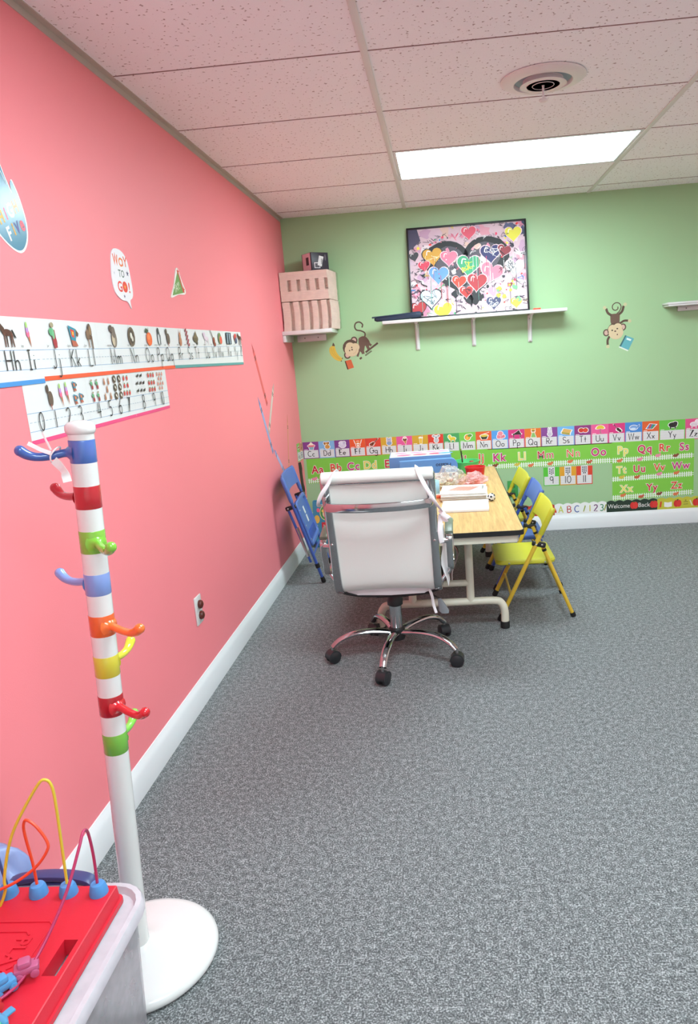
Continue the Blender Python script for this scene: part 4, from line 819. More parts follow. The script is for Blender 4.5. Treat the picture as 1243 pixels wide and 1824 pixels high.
# right hand shelf, only its end is in the frame
t = thing('wall_shelf', 'white wall shelf entering at the right edge of the photo', 'shelf', (2.95, 0, 1.535))
k = MB(); k.box((.045, -.065, -.007), (.89, .13, .014), WHITE_PL, bev=.003); k.box((.047, -.063, -.020), (.88, .126, .012), WHITE_PL, bev=.003); k.build('board', t)
k = MB(); k.box((.09, -.010, -.042), (.78, .020, .032), WHITE_PL, bev=.003); c1 = k.build('cleat', t)
MB().sph((-.245, -.0205, -.042), (.004, .0015, .004), mat('dark_screw', '4A4440'), 10, 6).build('screw', c1)
# teal paper bag in the corner
t = thing('gift_bag', 'teal printed bag with a red label behind the folded blue chair', 'bag', (.178, -.10, 0))
TEAL = mat('teal_bag_paper', '3E86A4', .45, bump=.2, bscale=30)
k = MB(); k.loft([[(-.12, -.06, 0), (.12, -.06, 0), (.12, .06, 0), (-.12, .06, 0)], [(-.122, -.058, .15), (.122, -.058, .15), (.122, .058, .15), (-.122, .058, .15)], [(-.118, -.03, .335), (.118, -.03, .335), (.118, .02, .335), (-.118, .02, .335)], [(-.114, -.024, .333), (.114, -.024, .333), (.114, .014, .333), (-.114, .014, .333)], [(-.116, -.05, .16), (.116, -.05, .16), (.116, .05, .16), (-.116, .05, .16)]], TEAL)
k.build('bag_body', t)
a = Art((0, -.0593, .148), (1, 0, 0), V((0, .028, .185)).normalized()); a.d = .0003
a.ell(-.03, .105, .04, .055, ink('F0DC8A')); a.ell(-.03, .105, .036, .05, ink('3E8A4A')); a.ell(-.028, .095, .022, .026, ink('F0C8A8')); a.ell(-.03, .118, .026, .015, ink('E8C060')); a.ell(-.034, .098, .003, .003, ink('2A2A2A')); a.ell(-.02, .098, .003, .003, ink('2A2A2A')); a.rect(-.035, .055, -.018, .07, ink('8A3A2E'))
a.ell(-.092, .06, .02, .03, ink('E0B04A')); a.ell(-.08, .125, .012, .015, ink('E8607A')); a.ell(-.075, .165, .014, .012, ink('D8C04A')); a.ell(.08, .12, .025, .03, ink('E0B04A'))
a.rect(-.06, -.022, .085, .036, ink('C8242E')); a.text('Lakeshore', .012, -.004, .026, ink('F6F0EC'), .0, .8); a.text('learning', .0, -.046, .012, ink('E8F0F4'), .0)
a.ell(.02, -.095, .05, .02, ink('3A2A2A'), 12, .5); a.ell(-.07, -.1, .03, .02, ink('58C0E0'))
a.mb.build('printed_front', t)

# ------------------------------------------------------------------ folding activity table
TZ = .55
t = thing('folding_table', 'oak topped folding table with black edge and cream steel legs', 'table', (.98, -1.25, 0))
b = MB(); b.prism(rrect(.76, 1.81, .03, 5), (0, 0, TZ-.022), (1, 0, 0), (0, 1, 0), (0, 0, .0215), BLACK_RUB); tb = b.build('edge_band', t)
b = MB(); b.prism(rrect(.752, 1.802, .027, 5), (0, 0, TZ-.004), (1, 0, 0), (0, 1, 0), (0, 0, .004), OAK); b.build('tabletop', t)
b = MB()
for s in (-1, 1):
    b.box((0, s*.878, TZ-.040), (.70, .018, .036), CREAM, bev=.003); b.box((s*.348, 0, TZ-.040), (.018, 1.74, .036), CREAM, bev=.003)
b.build('apron', t)
for s in (-1, 1):
    y = s*.63; g = MB()
    for x in (-.14, .14): g.cyl((x, y, TZ-.04), (x, y, .14), .019, CREAM)
    path = cr([(-.30, y, .02), (-.30, y, .085), (-.285, y, .125), (-.25, y, .14), (-.1, y, .14), (.1, y, .14), (.25, y, .14), (.285, y, .125), (.30, y, .085), (.30, y, .02)], 6)
    g.tube(path, .019, CREAM, 14); g.cyl((-.14, y, .235), (.14, y, .235), .016, CREAM, 12); g.cyl((-.30, y, TZ-.045), (.30, y, TZ-.045), .012, CREAM, 10)
    lg = g.build('leg', t)
    for x in (-.30, .30): MB().lathe([(0, 0), (.022, 0), (.0225, .03), (.021, .034), (0, .034)], BLACK_RUB, (x, y, 0), seg=16).build('foot_cap', lg)
    MB().tube(cr([(.055, y, .25), (.058, y-s*.02, .29), (.085, y-s*.05, .35), (.09, y-s*.08, .38), (.06, y-s*.12, .42), (.05, y-s*.18, TZ-.03)], 6), .004, SCREW, 8).build('brace', lg)

# ------------------------------------------------------------------ children's folding chairs
def kid_chair(pl, st, label):
    t = thing('folding_chair', label, 'chair', (0, 0, 0), 0, "children's folding chairs at the table")
    D = V((0, -.275, .555)); 
    for s in (-1, 1):
        A = V((s*.19, .18, .0)); P = lambda k: A+D*k
        m = MB(); m.tube([P(.02), P(.96)], .0105, st, 12); fl = m.build('front_leg', t)
        MB().tube([P(0), P(.012), P(.05), P(.055)], [.012, .0145, .0135, .011], BLACK_RUB, 12).build('foot_cap', fl)
        h = P(.69)
        m = MB(); q0 = V((s*.172, h.y-.028, h.z-.002)); q1 = V((s*.178, -.187, .0)); m.tube([q0, q1+(q0-q1)*.02], .0095, st, 12); rl = m.build('rear_leg', t)
        MB().tube([q1, q1+(q0-q1)*.012, q1+(q0-q1)*.055], [.011, .0135, .0125], BLACK_RUB, 12).build('foot_cap', rl)
        MB().tube([q0+(q1-q0)*.07, q0+(q1-q0)*.10], .0112, BLACK_RUB, 12).build('band', rl)
        m = MB(); m.box(((h.x+q0.x)/2+s*.008, (h.y+q0.y)/2, h.z-.001), (.02, .068, .026), BLACK_PL, Matrix.Rotation(math.radians(14), 3, 'X'), bev=.007); hg = m.build('hinge', t)
        for q in (h, q0): MB().sph((((h.x+q0.x)/2+s*.0185), q.y, q.z-.001), (.002, .005, .005), SCREW, 10, 6).build('rivet', hg)
    # backrest: curved panel with sleeves over the tubes
    m = MB(); N = 14; rings = []
    for i in range(N+1):
        u = -1+2*i/N; x = .185*u; bow = -.010*(1-u*u); arch = .006*(1-u*u); top = .003*(1-u**4)
        lo = V((0, .18, 0))+D*.825; hi = V((0, .18, 0))+D*1.0
        lo = lo+D.normalized()*(arch); hi = hi+D.normalized()*top
        n = V((0, D.z, -D.y)).normalized()*-.006; bb = V((0, bow, 0)); X = V((x, 0, 0))
        rings.append([X+lo+bb+n, X+hi+bb+n-D*.01, X+hi+bb, X+hi+bb-n-D*.01, X+lo+bb-n, X+lo+bb-D*.006])
    m.loft(rings, pl)
    for s in (-1, 1):
        A = V((s*.19, .18, 0)); m.tube([A+D*.775, A+D*.780, A+D*.97, A+D*.998, A+D*1.004], [.012, .0135, .0140, .0135, .010], pl, 14)
    m.build('backrest', t, 45)
    m = MB(); ring = lambda w_, y0, y1, z: [(p[0], (y0+y1)/2+p[1], z) for p in rrect(w_, y1-y0, .035, 5)]
    m.loft([ring(.318, -.098, .178, .274), ring(.334, -.106, .186, .280), ring(.338, -.108, .188, .292), ring(.330, -.104, .184, .300), ring(.29, -.085, .165, .2985), ring(.2, -.05, .13, .297)], pl); se = m.build('seat', t, 40)
    for s in (-1, 1):
        for y in (.12, -.055): MB().sph((s*.168, y, .285), (.003, .005, .005), SCREW, 8, 6).build('rivet', se)
    m = MB(); m.cyl((-.185, .118, .125), (.185, .118, .125), .006, st, 10); m.build('front_stretcher', t)
    m = MB(); m.cyl((-.176, -.15, .09), (.176, -.15, .09), .006, st, 10); m.build('rear_stretcher', t)
    return t
kc = kid_chair(YEL_PL, YEL_ST, 'yellow folding chair nearest the white office chair'); kc.location = (1.44, -1.595, 0); kc.rotation_euler = (0, 0, PI/2)
k2 = copy_tree(kc); k2.location = (1.425, -.70, 0); k2.rotation_euler = (0, 0, PI/2+.03); k2['label'] = 'yellow folding chair nearest the green wall, beyond the blue chair'
kb = kid_chair(BLU_PL, BLU_ST, 'blue folding chair standing between the two yellow ones'); kb.location = (1.452, -1.12, 0); kb.rotation_euler = (0, 0, PI/2)

# folded blue chair leaning on the pink wall
t = thing('folding_chair', 'folded blue chair leaning on the pink wall, seat underside showing', 'chair')
ft = V((.247, -.830, 0)); tp = V((.056, -.862, .672)); uz = (tp-ft).normalized(); ux = V((-.037, .999, 0)); ux = (ux-uz*ux.dot(uz)).normalized(); uy = uz.cross(ux)   # uy points to the room? checked below
if uy.x < 0: uy = -uy
M_ = Matrix(((ux.x, uy.x, uz.x, ft.x), (ux.y, uy.y, uz.y, ft.y), (ux.z, uy.z, uz.z, ft.z+.003), (0, 0, 0, 1)))
ux2 = uy.cross(uz); M_ = Matrix(((ux2.x, uy.x, uz.x, ft.x), (ux2.y, uy.y, uz.y, ft.y), (ux2.z, uy.z, uz.z, ft.z+.012), (0, 0, 0, 1)))
t.matrix_world = M_
for s in (-1, 1):
    A = V((s*.19, 0, 0)); m = MB(); m.tube([A+V((0, 0, .01)), A+V((0, 0, .66))], .0095, BLU_ST, 12); fl = m.build('front_leg', t)
    MB().tube([A, A+V((0, 0, .008)), A+V((0, 0, .035))], [.012, .0145, .0125], BLACK_RUB, 12).build('foot_cap', fl)
    MB().tube([A+V((0, 0, .098)), A+V((0, 0, .125))], .0135, BLACK_RUB, 12).build('band', fl)
    m = MB(); m.tube([(s*.172, -.040, .50), (s*.172, -.034, .14)], .008, BLU_ST, 10); m.tube([(s*.172, -.034, .37), (s*.172, -.034, .18)], .0095, SCREW, 8); m.build('rear_leg', t)
    m = MB(); m.box((s*.186, -.018, .50), (.02, .065, .026), BLACK_PL, bev=.007); hg = m.build('hinge', t)
    MB().sph((s*.186, .0145, .50), (.006, .003, .006), SCREW, 10, 6).build('rivet', hg); MB().sph((s*.197, -.035, .50), (.003, .006, .006), SCREW, 10, 6).build('rivet', hg)
m = MB(); rings = []
for i in range(13):
    u = -1+2*i/12; x = .186*u; bow = -.02*(1-u*u); lo = .578+.008*(1-u*u); hi = .688+.006*(1-u**4)
    rings.append([(x, bow-.007, lo), (x, bow-.007, hi-.006), (x, bow, hi), (x, bow+.007, hi-.006), (x, bow+.007, lo)])
m.loft(rings, BLU_PL)
for s in (-1, 1): m.tube([(s*.19, 0, .53), (s*.19, 0, .54), (s*.19, 0, .675), (s*.19, 0, .69)], [.011, .0125, .013, .008], BLU_PL, 14)
m.build('backrest', t, 45)
m = MB(); fr = lambda w_, z0, z1, y: [(p[0], y, (z0+z1)/2+p[1]) for p in rrect(w_, z1-z0, .03, 5)]
m.loft([fr(.30, .24, .50, -.006), fr(.33, .228, .512, .0), fr(.336, .225, .515, .014), fr(.326, .230, .510, .020), fr(.30, .245, .495, .020), fr(.285, .252, .488, .008), fr(.10, .30, .42, .008)], BLU_PL)
m.box((0, .011, .30), (.20, .006, .004), BLU_PL); m.box((0, .011, .285), (.24, .008, .05), mat('blue_plastic_dark', '2F4CA8', .4), bev=.004)
se = m.build('seat', t, 40)
for x, z in ((-.02, .425), (-.02, .37)): MB().box((x, .0085, z), (.034, .002, .045), PAPER).build('sticker', se)
for s in (-1, 1):
    for z in (.46, .36, .27): MB().sph((s*.158, .021, z), (.006, .003, .006), SCREW, 8, 6).build('rivet', se)
m = MB(); m.cyl((-.188, 0, .18), (.188, 0, .18), .006, BLU_ST, 10); m.build('front_stretcher', t)

# ------------------------------------------------------------------ white office chair
WHT = mat('white_leatherette', 'E8ECE6', .38, bump=.1, bscale=350, var=.01)
t = thing('office_chair', 'white office chair with chrome frame seen from behind at the table end', 'chair', (.778, -2.17, 0), math.radians(-1.5))
hub = MB(); hub.lathe([(0, .085), (.034, .085), (.038, .10), (.036, .135), (.030, .142), (0, .142)], BLACK_PL, seg=24); hub.build('hub', t)
CH = mat('caster_black', '26272A', .35)
for k in range(5):
    an = math.radians(189+72*k+1.5); d = V((math.cos(an), math.sin(an), 0)); sd = V((-d.y, d.x, 0)); up_ = V((0, 0, 1))
    m = MB(); P = cr([d*.028+up_*.118, d*.10+up_*.130, d*.19+up_*.128, d*.255+up_*.106, d*.292+up_*.075], 5)
    rings = []
    for i, p in enumerate(P):
        f = i/(len(P)-1); wd = .020-.004*f; q = P[min(i+1, len(P)-1)]-P[max(i-1, 0)]; q.normalize(); n = sd.cross(q).normalized()
        rings.append([p+sd*c[0]+n*c[1] for c in circ(wd, 12, .013-.002*f)])
    m.loft(rings, CHROME); m.build('base_leg', t)
    c = d*.294; an2 = an+[.5, -.3, .4, 1.2, -.8][k]; f2 = V((math.cos(an2), math.sin(an2), 0)); s2 = V((-f2.y, f2.x, 0))
    m = MB(); Mx = Matrix((f2, s2, up_)).transposed()
    hood = [(.030*math.cos(a_)*1.0, .030*math.sin(a_)) for a_ in [math.radians(x) for x in range(-8, 189, 14)]]
    m.prism([(x, z) for x, z in hood]+[(-.012, .0), (.012, .0)], c+s2*-.022+up_*.031, f2, up_, s2*.044, CH); m.cyl(c+up_*.058, c+up_*.078, .006, SCREW, 10)
    cs = m.build('caster', t)
    for s in (-1, 1): MB().lathe([(0, -.009), (.022, -.009), (.028, -.005), (.029, 0), (.028, .006), (.020, .010), (0, .010)], CH, c+s2*s*.015+up_*.0292, s2*s, 24).build('wheel', cs)
MB().lathe([(0, .135), (.0275, .135), (.0275, .243), (.024, .247), (0, .247)], CHROME, seg=28).build('gas_cylinder', t)
MB().lathe([(0, .245), (.034, .247), (.036, .27), (.030, .285), (.028, .305), (0, .305)], BLACK_PL, seg=24).build('cylinder_sleeve', t)
m = MB(); m.box((0, .02, .318), (.15, .20, .032), BLACK_PL, bev=.01)
m.sweep(cr([(-.205, -.12, .352), (-.15, -.11, .335), (-.08, -.09, .322), (0, -.085, .320), (.08, -.09, .322), (.15, -.11, .335), (.205, -.12, .352)], 5), rrect(.012, .03, .004, 2), (0, 1, 0), BLACK_PL)
m.sweep(cr([(-.205, .16, .362), (-.1, .14, .332), (0, .13, .322), (.1, .14, .332), (.205, .16, .362)], 5), rrect(.012, .03, .004, 2), (0, 1, 0), BLACK_PL)
m.build('tilt_mechanism', t)
m = MB(); m.tube(cr([(.07, 0, .312), (.15, -.02, .300), (.198, -.03, .275)], 5), .004, BLACK_PL, 8); lv = m.build('height_lever', t)
m = MB(); m.loft([[V((.199, -.03, .276))+V((x, y*.6, 0)) for x, y in circ(.008, 10)], [V((.206, -.03, .255))+V((x, y*.5, 0)) for x, y in circ(.014, 10)], [V((.216, -.03, .220))+V((x, y*.45, 0)) for x, y in circ(.023, 10)], [V((.220, -.03, .207))+V((x, y*.45, 0)) for x, y in circ(.017, 10)]], mat('grey_clear_plastic', 'A8B0B6', .15, trans=.35)); m.build('paddle', lv)
prof = cr([(0, -.312, .880), (0, -.297, .80), (0, -.262, .66), (0, -.238, .54), (0, -.218, .45), (0, -.196, .395), (0, -.150, .368), (0, -.06, .372), (0, .06, .385), (0, .16, .392), (0, .225, .386), (0, .25, .37)], 6)
for s in (-1, 1):
    m = MB(); m.sweep([p+V((s*.206, 0, 0)) for p in prof], rrect(.024, .034, .006, 2), (1, 0, 0), CHROME); rl = m.build('side_rail', t)
    for z, y in ((.80, -.312), (.60, -.266)): MB().sph((s*.206, y-.003, z), (.006, .003, .006), SCREW, 10, 6).build('bolt', rl)
    # looped armrest
    X = s*.262 if s > 0 else -.250
    loop = cr([(X, y-.055, z) for y, z in ((-.17, .605), (-.09, .622), (.0, .618), (.04, .595), (.04, .52), (.02, .465), (-.02, .448), (-.09, .448), (-.135, .465), (-.155, .52), (-.175, .575))], 6, True)
    m = MB(); m.sweep(loop, rrect(.010, .026, .004, 2), (1, 0, 0), CHROME, True)
    m.cyl((s*.206, -.245, .588), (X, -.228, .588), .010, CHROME, 14); m.cyl((s*.206, -.16, .380), (X, -.145, .450), .009, CHROME, 12)
    ar = m.build('armrest', t)
    m = MB(); m.sweep(cr([(X, -.215, .616), (X, -.13, .636), (X, -.05, .632), (X, -.025, .620)], 6), rrect(.014, .034, .0065, 3), (1, 0, 0), mat('grey_green_pad', '6E7A6A', .2)); m.build('arm_pad', ar)
m = MB(); rings = []
for i, p in enumerate(prof[1:-2]):
    a, c = prof[max(0, i)], prof[i+2]; T = (c-a).normalized(); n = T.cross(V((1, 0, 0))); sag = .006
    row = []
    for x, o in [(-.194, -.005), (-.10, -.005-sag), (0, -.005-sag*1.4), (.10, -.005-sag), (.194, -.005), (.194, .005), (.10, .005-sag), (0, .005-sag*1.4), (-.10, .005-sag), (-.194, .005)]: row.append(p+V((x, 0, 0))+n*o)
    rings.append(row)
m.loft(rings, WHT); m.build('sling_seat', t, 60)
m = MB(); m.tube([(-.218, -.312, .878), (-.214, -.312, .878), (.214, -.312, .878), (.218, -.312, .878)], [.018, .024, .024, .018], WHT, 20); m.sweep([(-.2, -.318, .856), (.2, -.318, .856)], rrect(.004, .012, .0015, 2), (0, 0, 1), CHROME); m.build('head_roll', t)
m = MB(); m.sweep(cr([(-.206, -.295, .775), (-.206, -.325, .772), (-.185, -.350, .768), (-.10, -.362, .764), (0, -.365, .763), (.10, -.362, .764), (.185, -.350, .768), (.206, -.325, .772), (.206, -.295, .775)], 6), rrect(.010, .036, .004, 2), (0, 0, 1), CHROME); m.build('back_bar', t)

# white cushion cover tied to the chair
CLO = mat('white_ribbon_cloth', 'F2F0F2', .75, bump=.25, bscale=120, var=.03)
t = thing('chair_cover', 'white cloth cushion cover tied round the office chair with ribbons', 'chair cover', (.778, -2.17, 0), math.radians(-1.5))
m = MB(); rings = []
for i, p in enumerate(prof[4:-6]):
    j = i+4; a, c = prof[max(0, j-1)], prof[j+1]; T = (c-a).normalized(); n = T.cross(V((1, 0, 0)))
    if n.z < 0 and n.y < 0: n = -n
    wv = .004*math.sin(i*1.3)
    rings.append([p+V((x, 0, 0))+n*(o+wv*(x/.2)) for x, o in [(-.185, .009), (.185, .009), (.19, .016), (.18, .03), (0, .036), (-.18, .03), (-.19, .016)]])
m.loft(rings, CLO); m.build('cushion', t, 60)
def ribbon(path, wd, side, name='ribbon_tie'):
    m = MB(); m.sweep(cr(path, 6), rrect(.0022, wd, .001, 1), side, CLO); m.build(name, t, 60)
ribbon([(-.155, -.27, .885), (-.16, -.30, .906), (-.168, -.337, .895), (-.185, -.352, .86), (-.215, -.352, .82), (-.232, -.335, .785), (-.236, -.28, .765), (-.225, -.21, .76)], .016, (.8, 0, .6))
ribbon([(.150, -.27, .885), (.155, -.30, .906), (.160, -.337, .893), (.180, -.352, .85), (.215, -.352, .78), (.240, -.33, .735), (.246, -.28, .70), (.236, -.22, .69)], .016, (.8, 0, -.6))
ribbon([(.236, -.32, .735), (.250, -.33, .715), (.268, -.33, .700), (.252, -.32, .695), (.238, -.31, .71), (.232, -.32, .65), (.236, -.31, .60)], .020, (.6, 0, .8))
ribbon([(.165, -.14, .358), (.175, -.145, .325), (.178, -.14, .29), (.188, -.142, .25)], .012, (1, 0, 0))
m = MB(); rings = []
for i in range(9):
    f = i/8; z = .64-.26*f; rings.append([(.226+.010*math.sin(i)+.012*f, -.235+.05*f, z), (.236+.014*f, -.215+.07*f, z), (.240+.012*f, -.15+.06*f, z), (.228+.01*f, -.155+.05*f, z)])
m.loft(rings, CLO); m.build('side_flap', t, 60)
m = MB(); rings = []
for i in range(9):
    f = i/8; x = .0+.20*f; zb = .205+.135*f**1.3; rings.append([(x-.015*(1-f), .245, .360), (x-.02*(1-f), .25, .36-(.36-zb)*.5), (x, .246+.012*math.sin(i), zb), (x, .252+.012*math.sin(i), zb), (x-.02*(1-f), .257, .36-(.36-zb)*.5), (x-.015*(1-f), .252, .360)])
m.loft(rings, CLO); m.build('hanging_flap', t, 60)

# ------------------------------------------------------------------ things lying on the table
z0 = TZ+.0005
t = thing('paper_pad', 'blank white card block at the near end of the table', 'paper', (1.122, -1.62, z0), math.radians(-3))
m = MB(); m.box((0, 0, .006), (.235, .235, .012), PAPER, bev=.001); m.box((0, 0, .0005), (.237, .237, .001), ink('B89A70')); m.build('sheets', t)
rnd = random.Random(5)
for i in range(8):
    top = i == 7
    lab = ['lowest white folder of the pile on the table', 'second white folder up in the pile', 'third white folder up in the pile', 'fourth white folder up in the pile', 'fourth white folder down in the pile', 'third white folder down in the pile', 'white folder just under the red patterned booklet', 'white booklet with a red diamond pattern on top of the pile'][i]
    t = thing('booklet', lab, 'booklet', (1.126+rnd.uniform(-.006, .006), -1.345+rnd.uniform(-.008, .008), z0+i*.0052), math.radians(-3+rnd.uniform(-2, 2)), 'pile of white booklets on the table')
    m = MB(); m.box((0, 0, .0024), (.24, .25, .0046), ink('EFEAE2' if not top else 'F6F4F0'), bev=.0008); m.box((0, .001, .0024), (.236, .252, .0016), ink('C8B498')); m.build('pages', t)
    if top:
        a = Art((0, 0, .0049), (1, 0, 0), (0, 1, 0)); a.d = 0; RD = ink('D8705C'); PKI = ink('F0C4B4')
        P = [(-.085, -.03), (.035, -.055), (.085, .055), (-.03, .075)]
        a.poly(P, PKI)
        for f in range(8):
            f /= 7; L = lambda p, q, k: (p[0]+(q[0]-p[0])*k, p[1]+(q[1]-p[1])*k)
            a.stroke([L(P[0], P[1], f), L(P[3], P[2], f)], .004, RD); a.stroke([L(P[0], P[3], f), L(P[1], P[2], f)], .004, RD)
        a.rect(-.11, -.09, -.09, -.04, ink('C8C4C0'))
        for k in range(6): a.rect(.10-.006*(k % 2), -.02+k*.018, .108, -.012+k*.018, ink('8A8684'))
        a.mb.build('cover_print', t)
t = thing('toy_ball', 'tiny black and white football eraser beside the booklet pile', 'ball', (1.262, -1.50, z0))
m = MB(); m.sph((0, 0, .0205), .0205, WHITE_PL, 24, 16); m.build('ball', t)
m = MB()
for d in ((-.15, -.95, .25), (.75, -.5, -.4), (-.8, -.4, .35), (.2, -.3, .93), (-.5, -.7, -.5), (.7, -.45, .55), (.1, -.65, -.75)):
    d = V(d).normalized(); m.lathe([(0, .001), (.006, .0008), (.0062, -.001), (0, -.001)], ink('1E1E20'), V((0, 0, .0205))+d*.0202, d, 5)
m.build('patches', t)
BLB = mat('blue_box_card', '5B8FD0', .35, var=.03)
t = thing('game_box', 'blue toy box with upside down lettering standing behind the bags', 'box', (.935, -.93, z0), math.radians(4))
pf = [(-.175, 0), (.17, 0), (.17, .11)]+[(.13+.04*math.cos(q), .11+.04*math.sin(q)) for q in [math.radians(x) for x in range(15, 91, 15)]]+[(-.175, .15)]
m = MB(); m.prism(pf, (0, 0, 0), (1, 0, 0), (0, 0, 1), (0, .055, 0), BLB); m.build('carton', t)
a = Art((0, -.0003, 0), (1, 0, 0), (0, 0, 1)); a.d = 0
a.poly([(-.17, .003), (.168, .003), (.168, .068), (-.17, .075)], ink('EEF2F8'))
a.text('Picasso', .085, .125, .023, ink('1E2A4A'), .02, 1, PI)
rnd = random.Random(9)
for _ in range(26): a.ell(rnd.uniform(-.16, .16), rnd.uniform(.01, .06), .008, .006, ink(rnd.choice(['C84A3A', '3A6AB0', '4A8A4A', '8A3A5A', '3A3A4A', 'E0A040'])))
a.text('Tiles', -.02, .055, .016, ink('2A4A9A'), .0, 1, PI)
a.mb.build('front_print', t)
t = thing('game_box', 'large white topped blue game box at the back of the table', 'box', (.875, -.68, z0), math.radians(2))
m = MB(); m.box((0, 0, .08), (.38, .26, .16), mat('dusty_blue_card', '5A86BC', .4), bev=.002); m.build('carton', t)
a = Art((0, 0, .1602), (1, 0, 0), (0, 1, 0)); a.d = 0; a.rect(-.185, -.125, .185, .125, PAPER)
for x, c in ((-.1, 'E070A0'), (.0, 'E86A8A'), (.1, 'E0507A'), (.16, '6AA8D8')): a.ell(x, -.05, .045, .035, ink(c)); a.ell(x-.02, .05, .04, .03, ink('D8A0C8'))
a.mb.build('lid_print', t)
def tub(x, y, r, h, m_, label, name='plastic_tub'):
    t = thing(name, label, 'tub', (x, y, z0))
    b = MB(); b.lathe([(0, 0), (r*.8, 0), (r*.82, .004), (r, h-.006), (r*1.05, h-.004), (r*1.05, h), (r*.97, h), (r*.8, .008), (0, .006)], m_, seg=32); b.build('bowl', t); return t
gt = tub(1.165, -.53, .085, .075, mat('green_tub_plastic', '52C878', .35), 'green plastic tub with a dark pencil at the back of the table')
rt_ = tub(1.208, -.86, .060, .085, mat('red_tub_plastic', 'D8282C', .35), 'red plastic tub behind the clear bags')
t = thing('pencil', 'dark striped pencil standing in the green tub', 'pencil', (1.147, -.50, z0+.010)); t.rotation_euler = (math.radians(-6), math.radians(-5), 0)
m = MB(); m.tube([(0, 0, 0), (0, 0, .012), (0, 0, .125)], [.0005, .005, .005], mat('dark_pencil_paint', '3A3A28', .4), 6); m.build('shaft', t)
MB().tube([(0, 0, .125), (0, 0, .138)], .0045, mat('olive_eraser', '8A8A3A', .6), 8).build('eraser', t)
t = thing('dice', 'small white and red block lying in the green tub', 'block', (1.20, -.53, z0+.009)); m = MB(); m.box((0, 0, .03), (.02, .02, .06), WHITE_PL, .4, .002); m.box((0, 0, .055), (.0205, .0205, .012), ink('D8303A'), .4); m.build('cube', t)
def bag(x, y, sx, sy, sz, hexc, clear, bits, label, seed, rz):
    t = thing('plastic_bag', label, 'plastic bag', (x, y, z0), rz)
    R = random.Random(seed); b = bmesh.new(); bmesh.ops.create_icosphere(b, subdivisions=4, radius=1)
    from mathutils import noise
    for v in b.verts:
        n = noise.noise(v.co*2.2+V((seed, 0, 0)))*.28+noise.noise(v.co*5.5+V((0, seed, 0)))*.16
        c = v.co*(1+n); v.co = V((c.x*sx, c.y*sy, max(-1, c.z)*sz*.5+sz*.5)); v.co.z = max(.001, v.co.z)
        if v.co.x < -sx*.4: v.co.z *= .75
    m = MB(); m.bm(b, film(label[:18], hexc, clear, .15)); m.build('bag_film', t, 25, False)
    m = MB()
    for _ in range(70):
        q = R.uniform(0, 2*PI); rr = R.uniform(0, .62); s_ = R.uniform(.006, .012); d = (s_*2, s_*1.4, s_*.5)
        m.box((sx*rr*math.cos(q), sy*rr*math.sin(q), R.uniform(.01, sz*.45*(1.1-rr))), d, mat('bit_'+(h := R.choice(bits)), h, .5), Matrix.Rotation(R.uniform(0, 3), 3, 'X') @ Matrix.Rotation(R.uniform(0, 3), 3, 'Z'), bev=.001)
    o = m.build('bag_contents', t); o['kind'] = 'stuff'
bag(1.045, -1.05, .088, .075, .125, 'F0EFE8', .72, ['E6D8B8', 'D8C8A0', 'EEE4D0', 'E8B0A0'], 'clear plastic bag of beige pieces in front of the blue toy box', 3, .3)
bag(1.185, -1.06, .082, .08, .085, 'F8D8D4', .66, ['E8807A', 'F0A8A0', 'E0605C', 'F2C8BC'], 'clear plastic bag of pink red pieces in front of the red tub', 8, -.2)
t = thing('tape_roll', 'light blue roll peeking out behind the office chair back', 'roll', (.955, -1.21, z0)); m = MB(); m.lathe([(.022, 0), (.036, 0), (.038, .004), (.038, .07), (.036, .075), (.022, .075), (.020, .07), (.020, .004)], mat('light_blue_plastic', 'A8D8EC', .4), seg=28); m.loft([[(x, y, z) for x, y in circ(.020, 20)] for z in (.004, .05)], mat('card_core', 'D8C8A8', .7)); m.build('roll', t)
t = thing('eraser', 'small orange red eraser beside the booklet pile', 'eraser', (.978, -1.335, z0), .3); m = MB(); m.box((0, 0, .008), (.035, .05, .016), mat('orange_eraser', 'EE6A4A', .6), bev=.004); m.box((0, .012, .008), (.0355, .022, .0165), PAPER, bev=.003); m.build('body', t)
t = thing('paper_slip', 'small white paper slip in front of the clear bag', 'paper', (1.02, -1.185, z0), .35); m = MB(); m.box((0, 0, .0008), (.07, .06, .0016), PAPER); m.box((-.015, -.028, .002), (.03, .006, .001), ink('3A3A3A')); m.build('sheet', t)

# ------------------------------------------------------------------ children's coat rack, leaning a little to the right
t = thing('coat_rack', "white children's coat rack with coloured stripes and hooks on a round base", 'coat rack', (.268, -3.85, 0))
GW = WHITE_PL
MB().lathe([(0, 0), (.156, 0), (.166, .003), (.170, .010), (.168, .018), (.160, .026), (.145, .031), (.08, .036), (.036, .042), (.030, .046), (0, .046)], GW, (.011, -.002, 0), seg=64).build('base', t, 50)
AX = V((.063, 0, 1.20)); ax = AX.normalized()
def P(z): return V((.0, 0, .038))+AX*((z-.038)/1.20)
R_ = .0248
MB().tube([P(.036), P(.06), P(1.207)], [R_*1.04, R_, R_], GW, 28).build('pole', t)
m = MB(); p = P(1.2065); m.lathe([(R_*.9, 0), (R_*1.0, .001), (R_*1.0, .012), (R_*1.10, .014), (R_*1.16, .020), (R_*1.14, .028), (R_*.95, .034), (R_*.5, .0375), (0, .038)], GW, p, ax, 28); m.build('cap', t, 50)
BANDS = [(1.162, 1.207, '4A6CB4', 208, .115), (1.070, 1.116, 'B4202A', 150, .112), (.979, 1.025, '7DB83E', -47, .11), (.890, .935, '7A94CE', 157, .112), (.801, .846, 'DA5E24', -25, .11), (.710, .756, 'CABE38', 87, .112), (.621, .666, 'A81420', -29, .112), (.532, .578, '6FB040', 92, .112)]
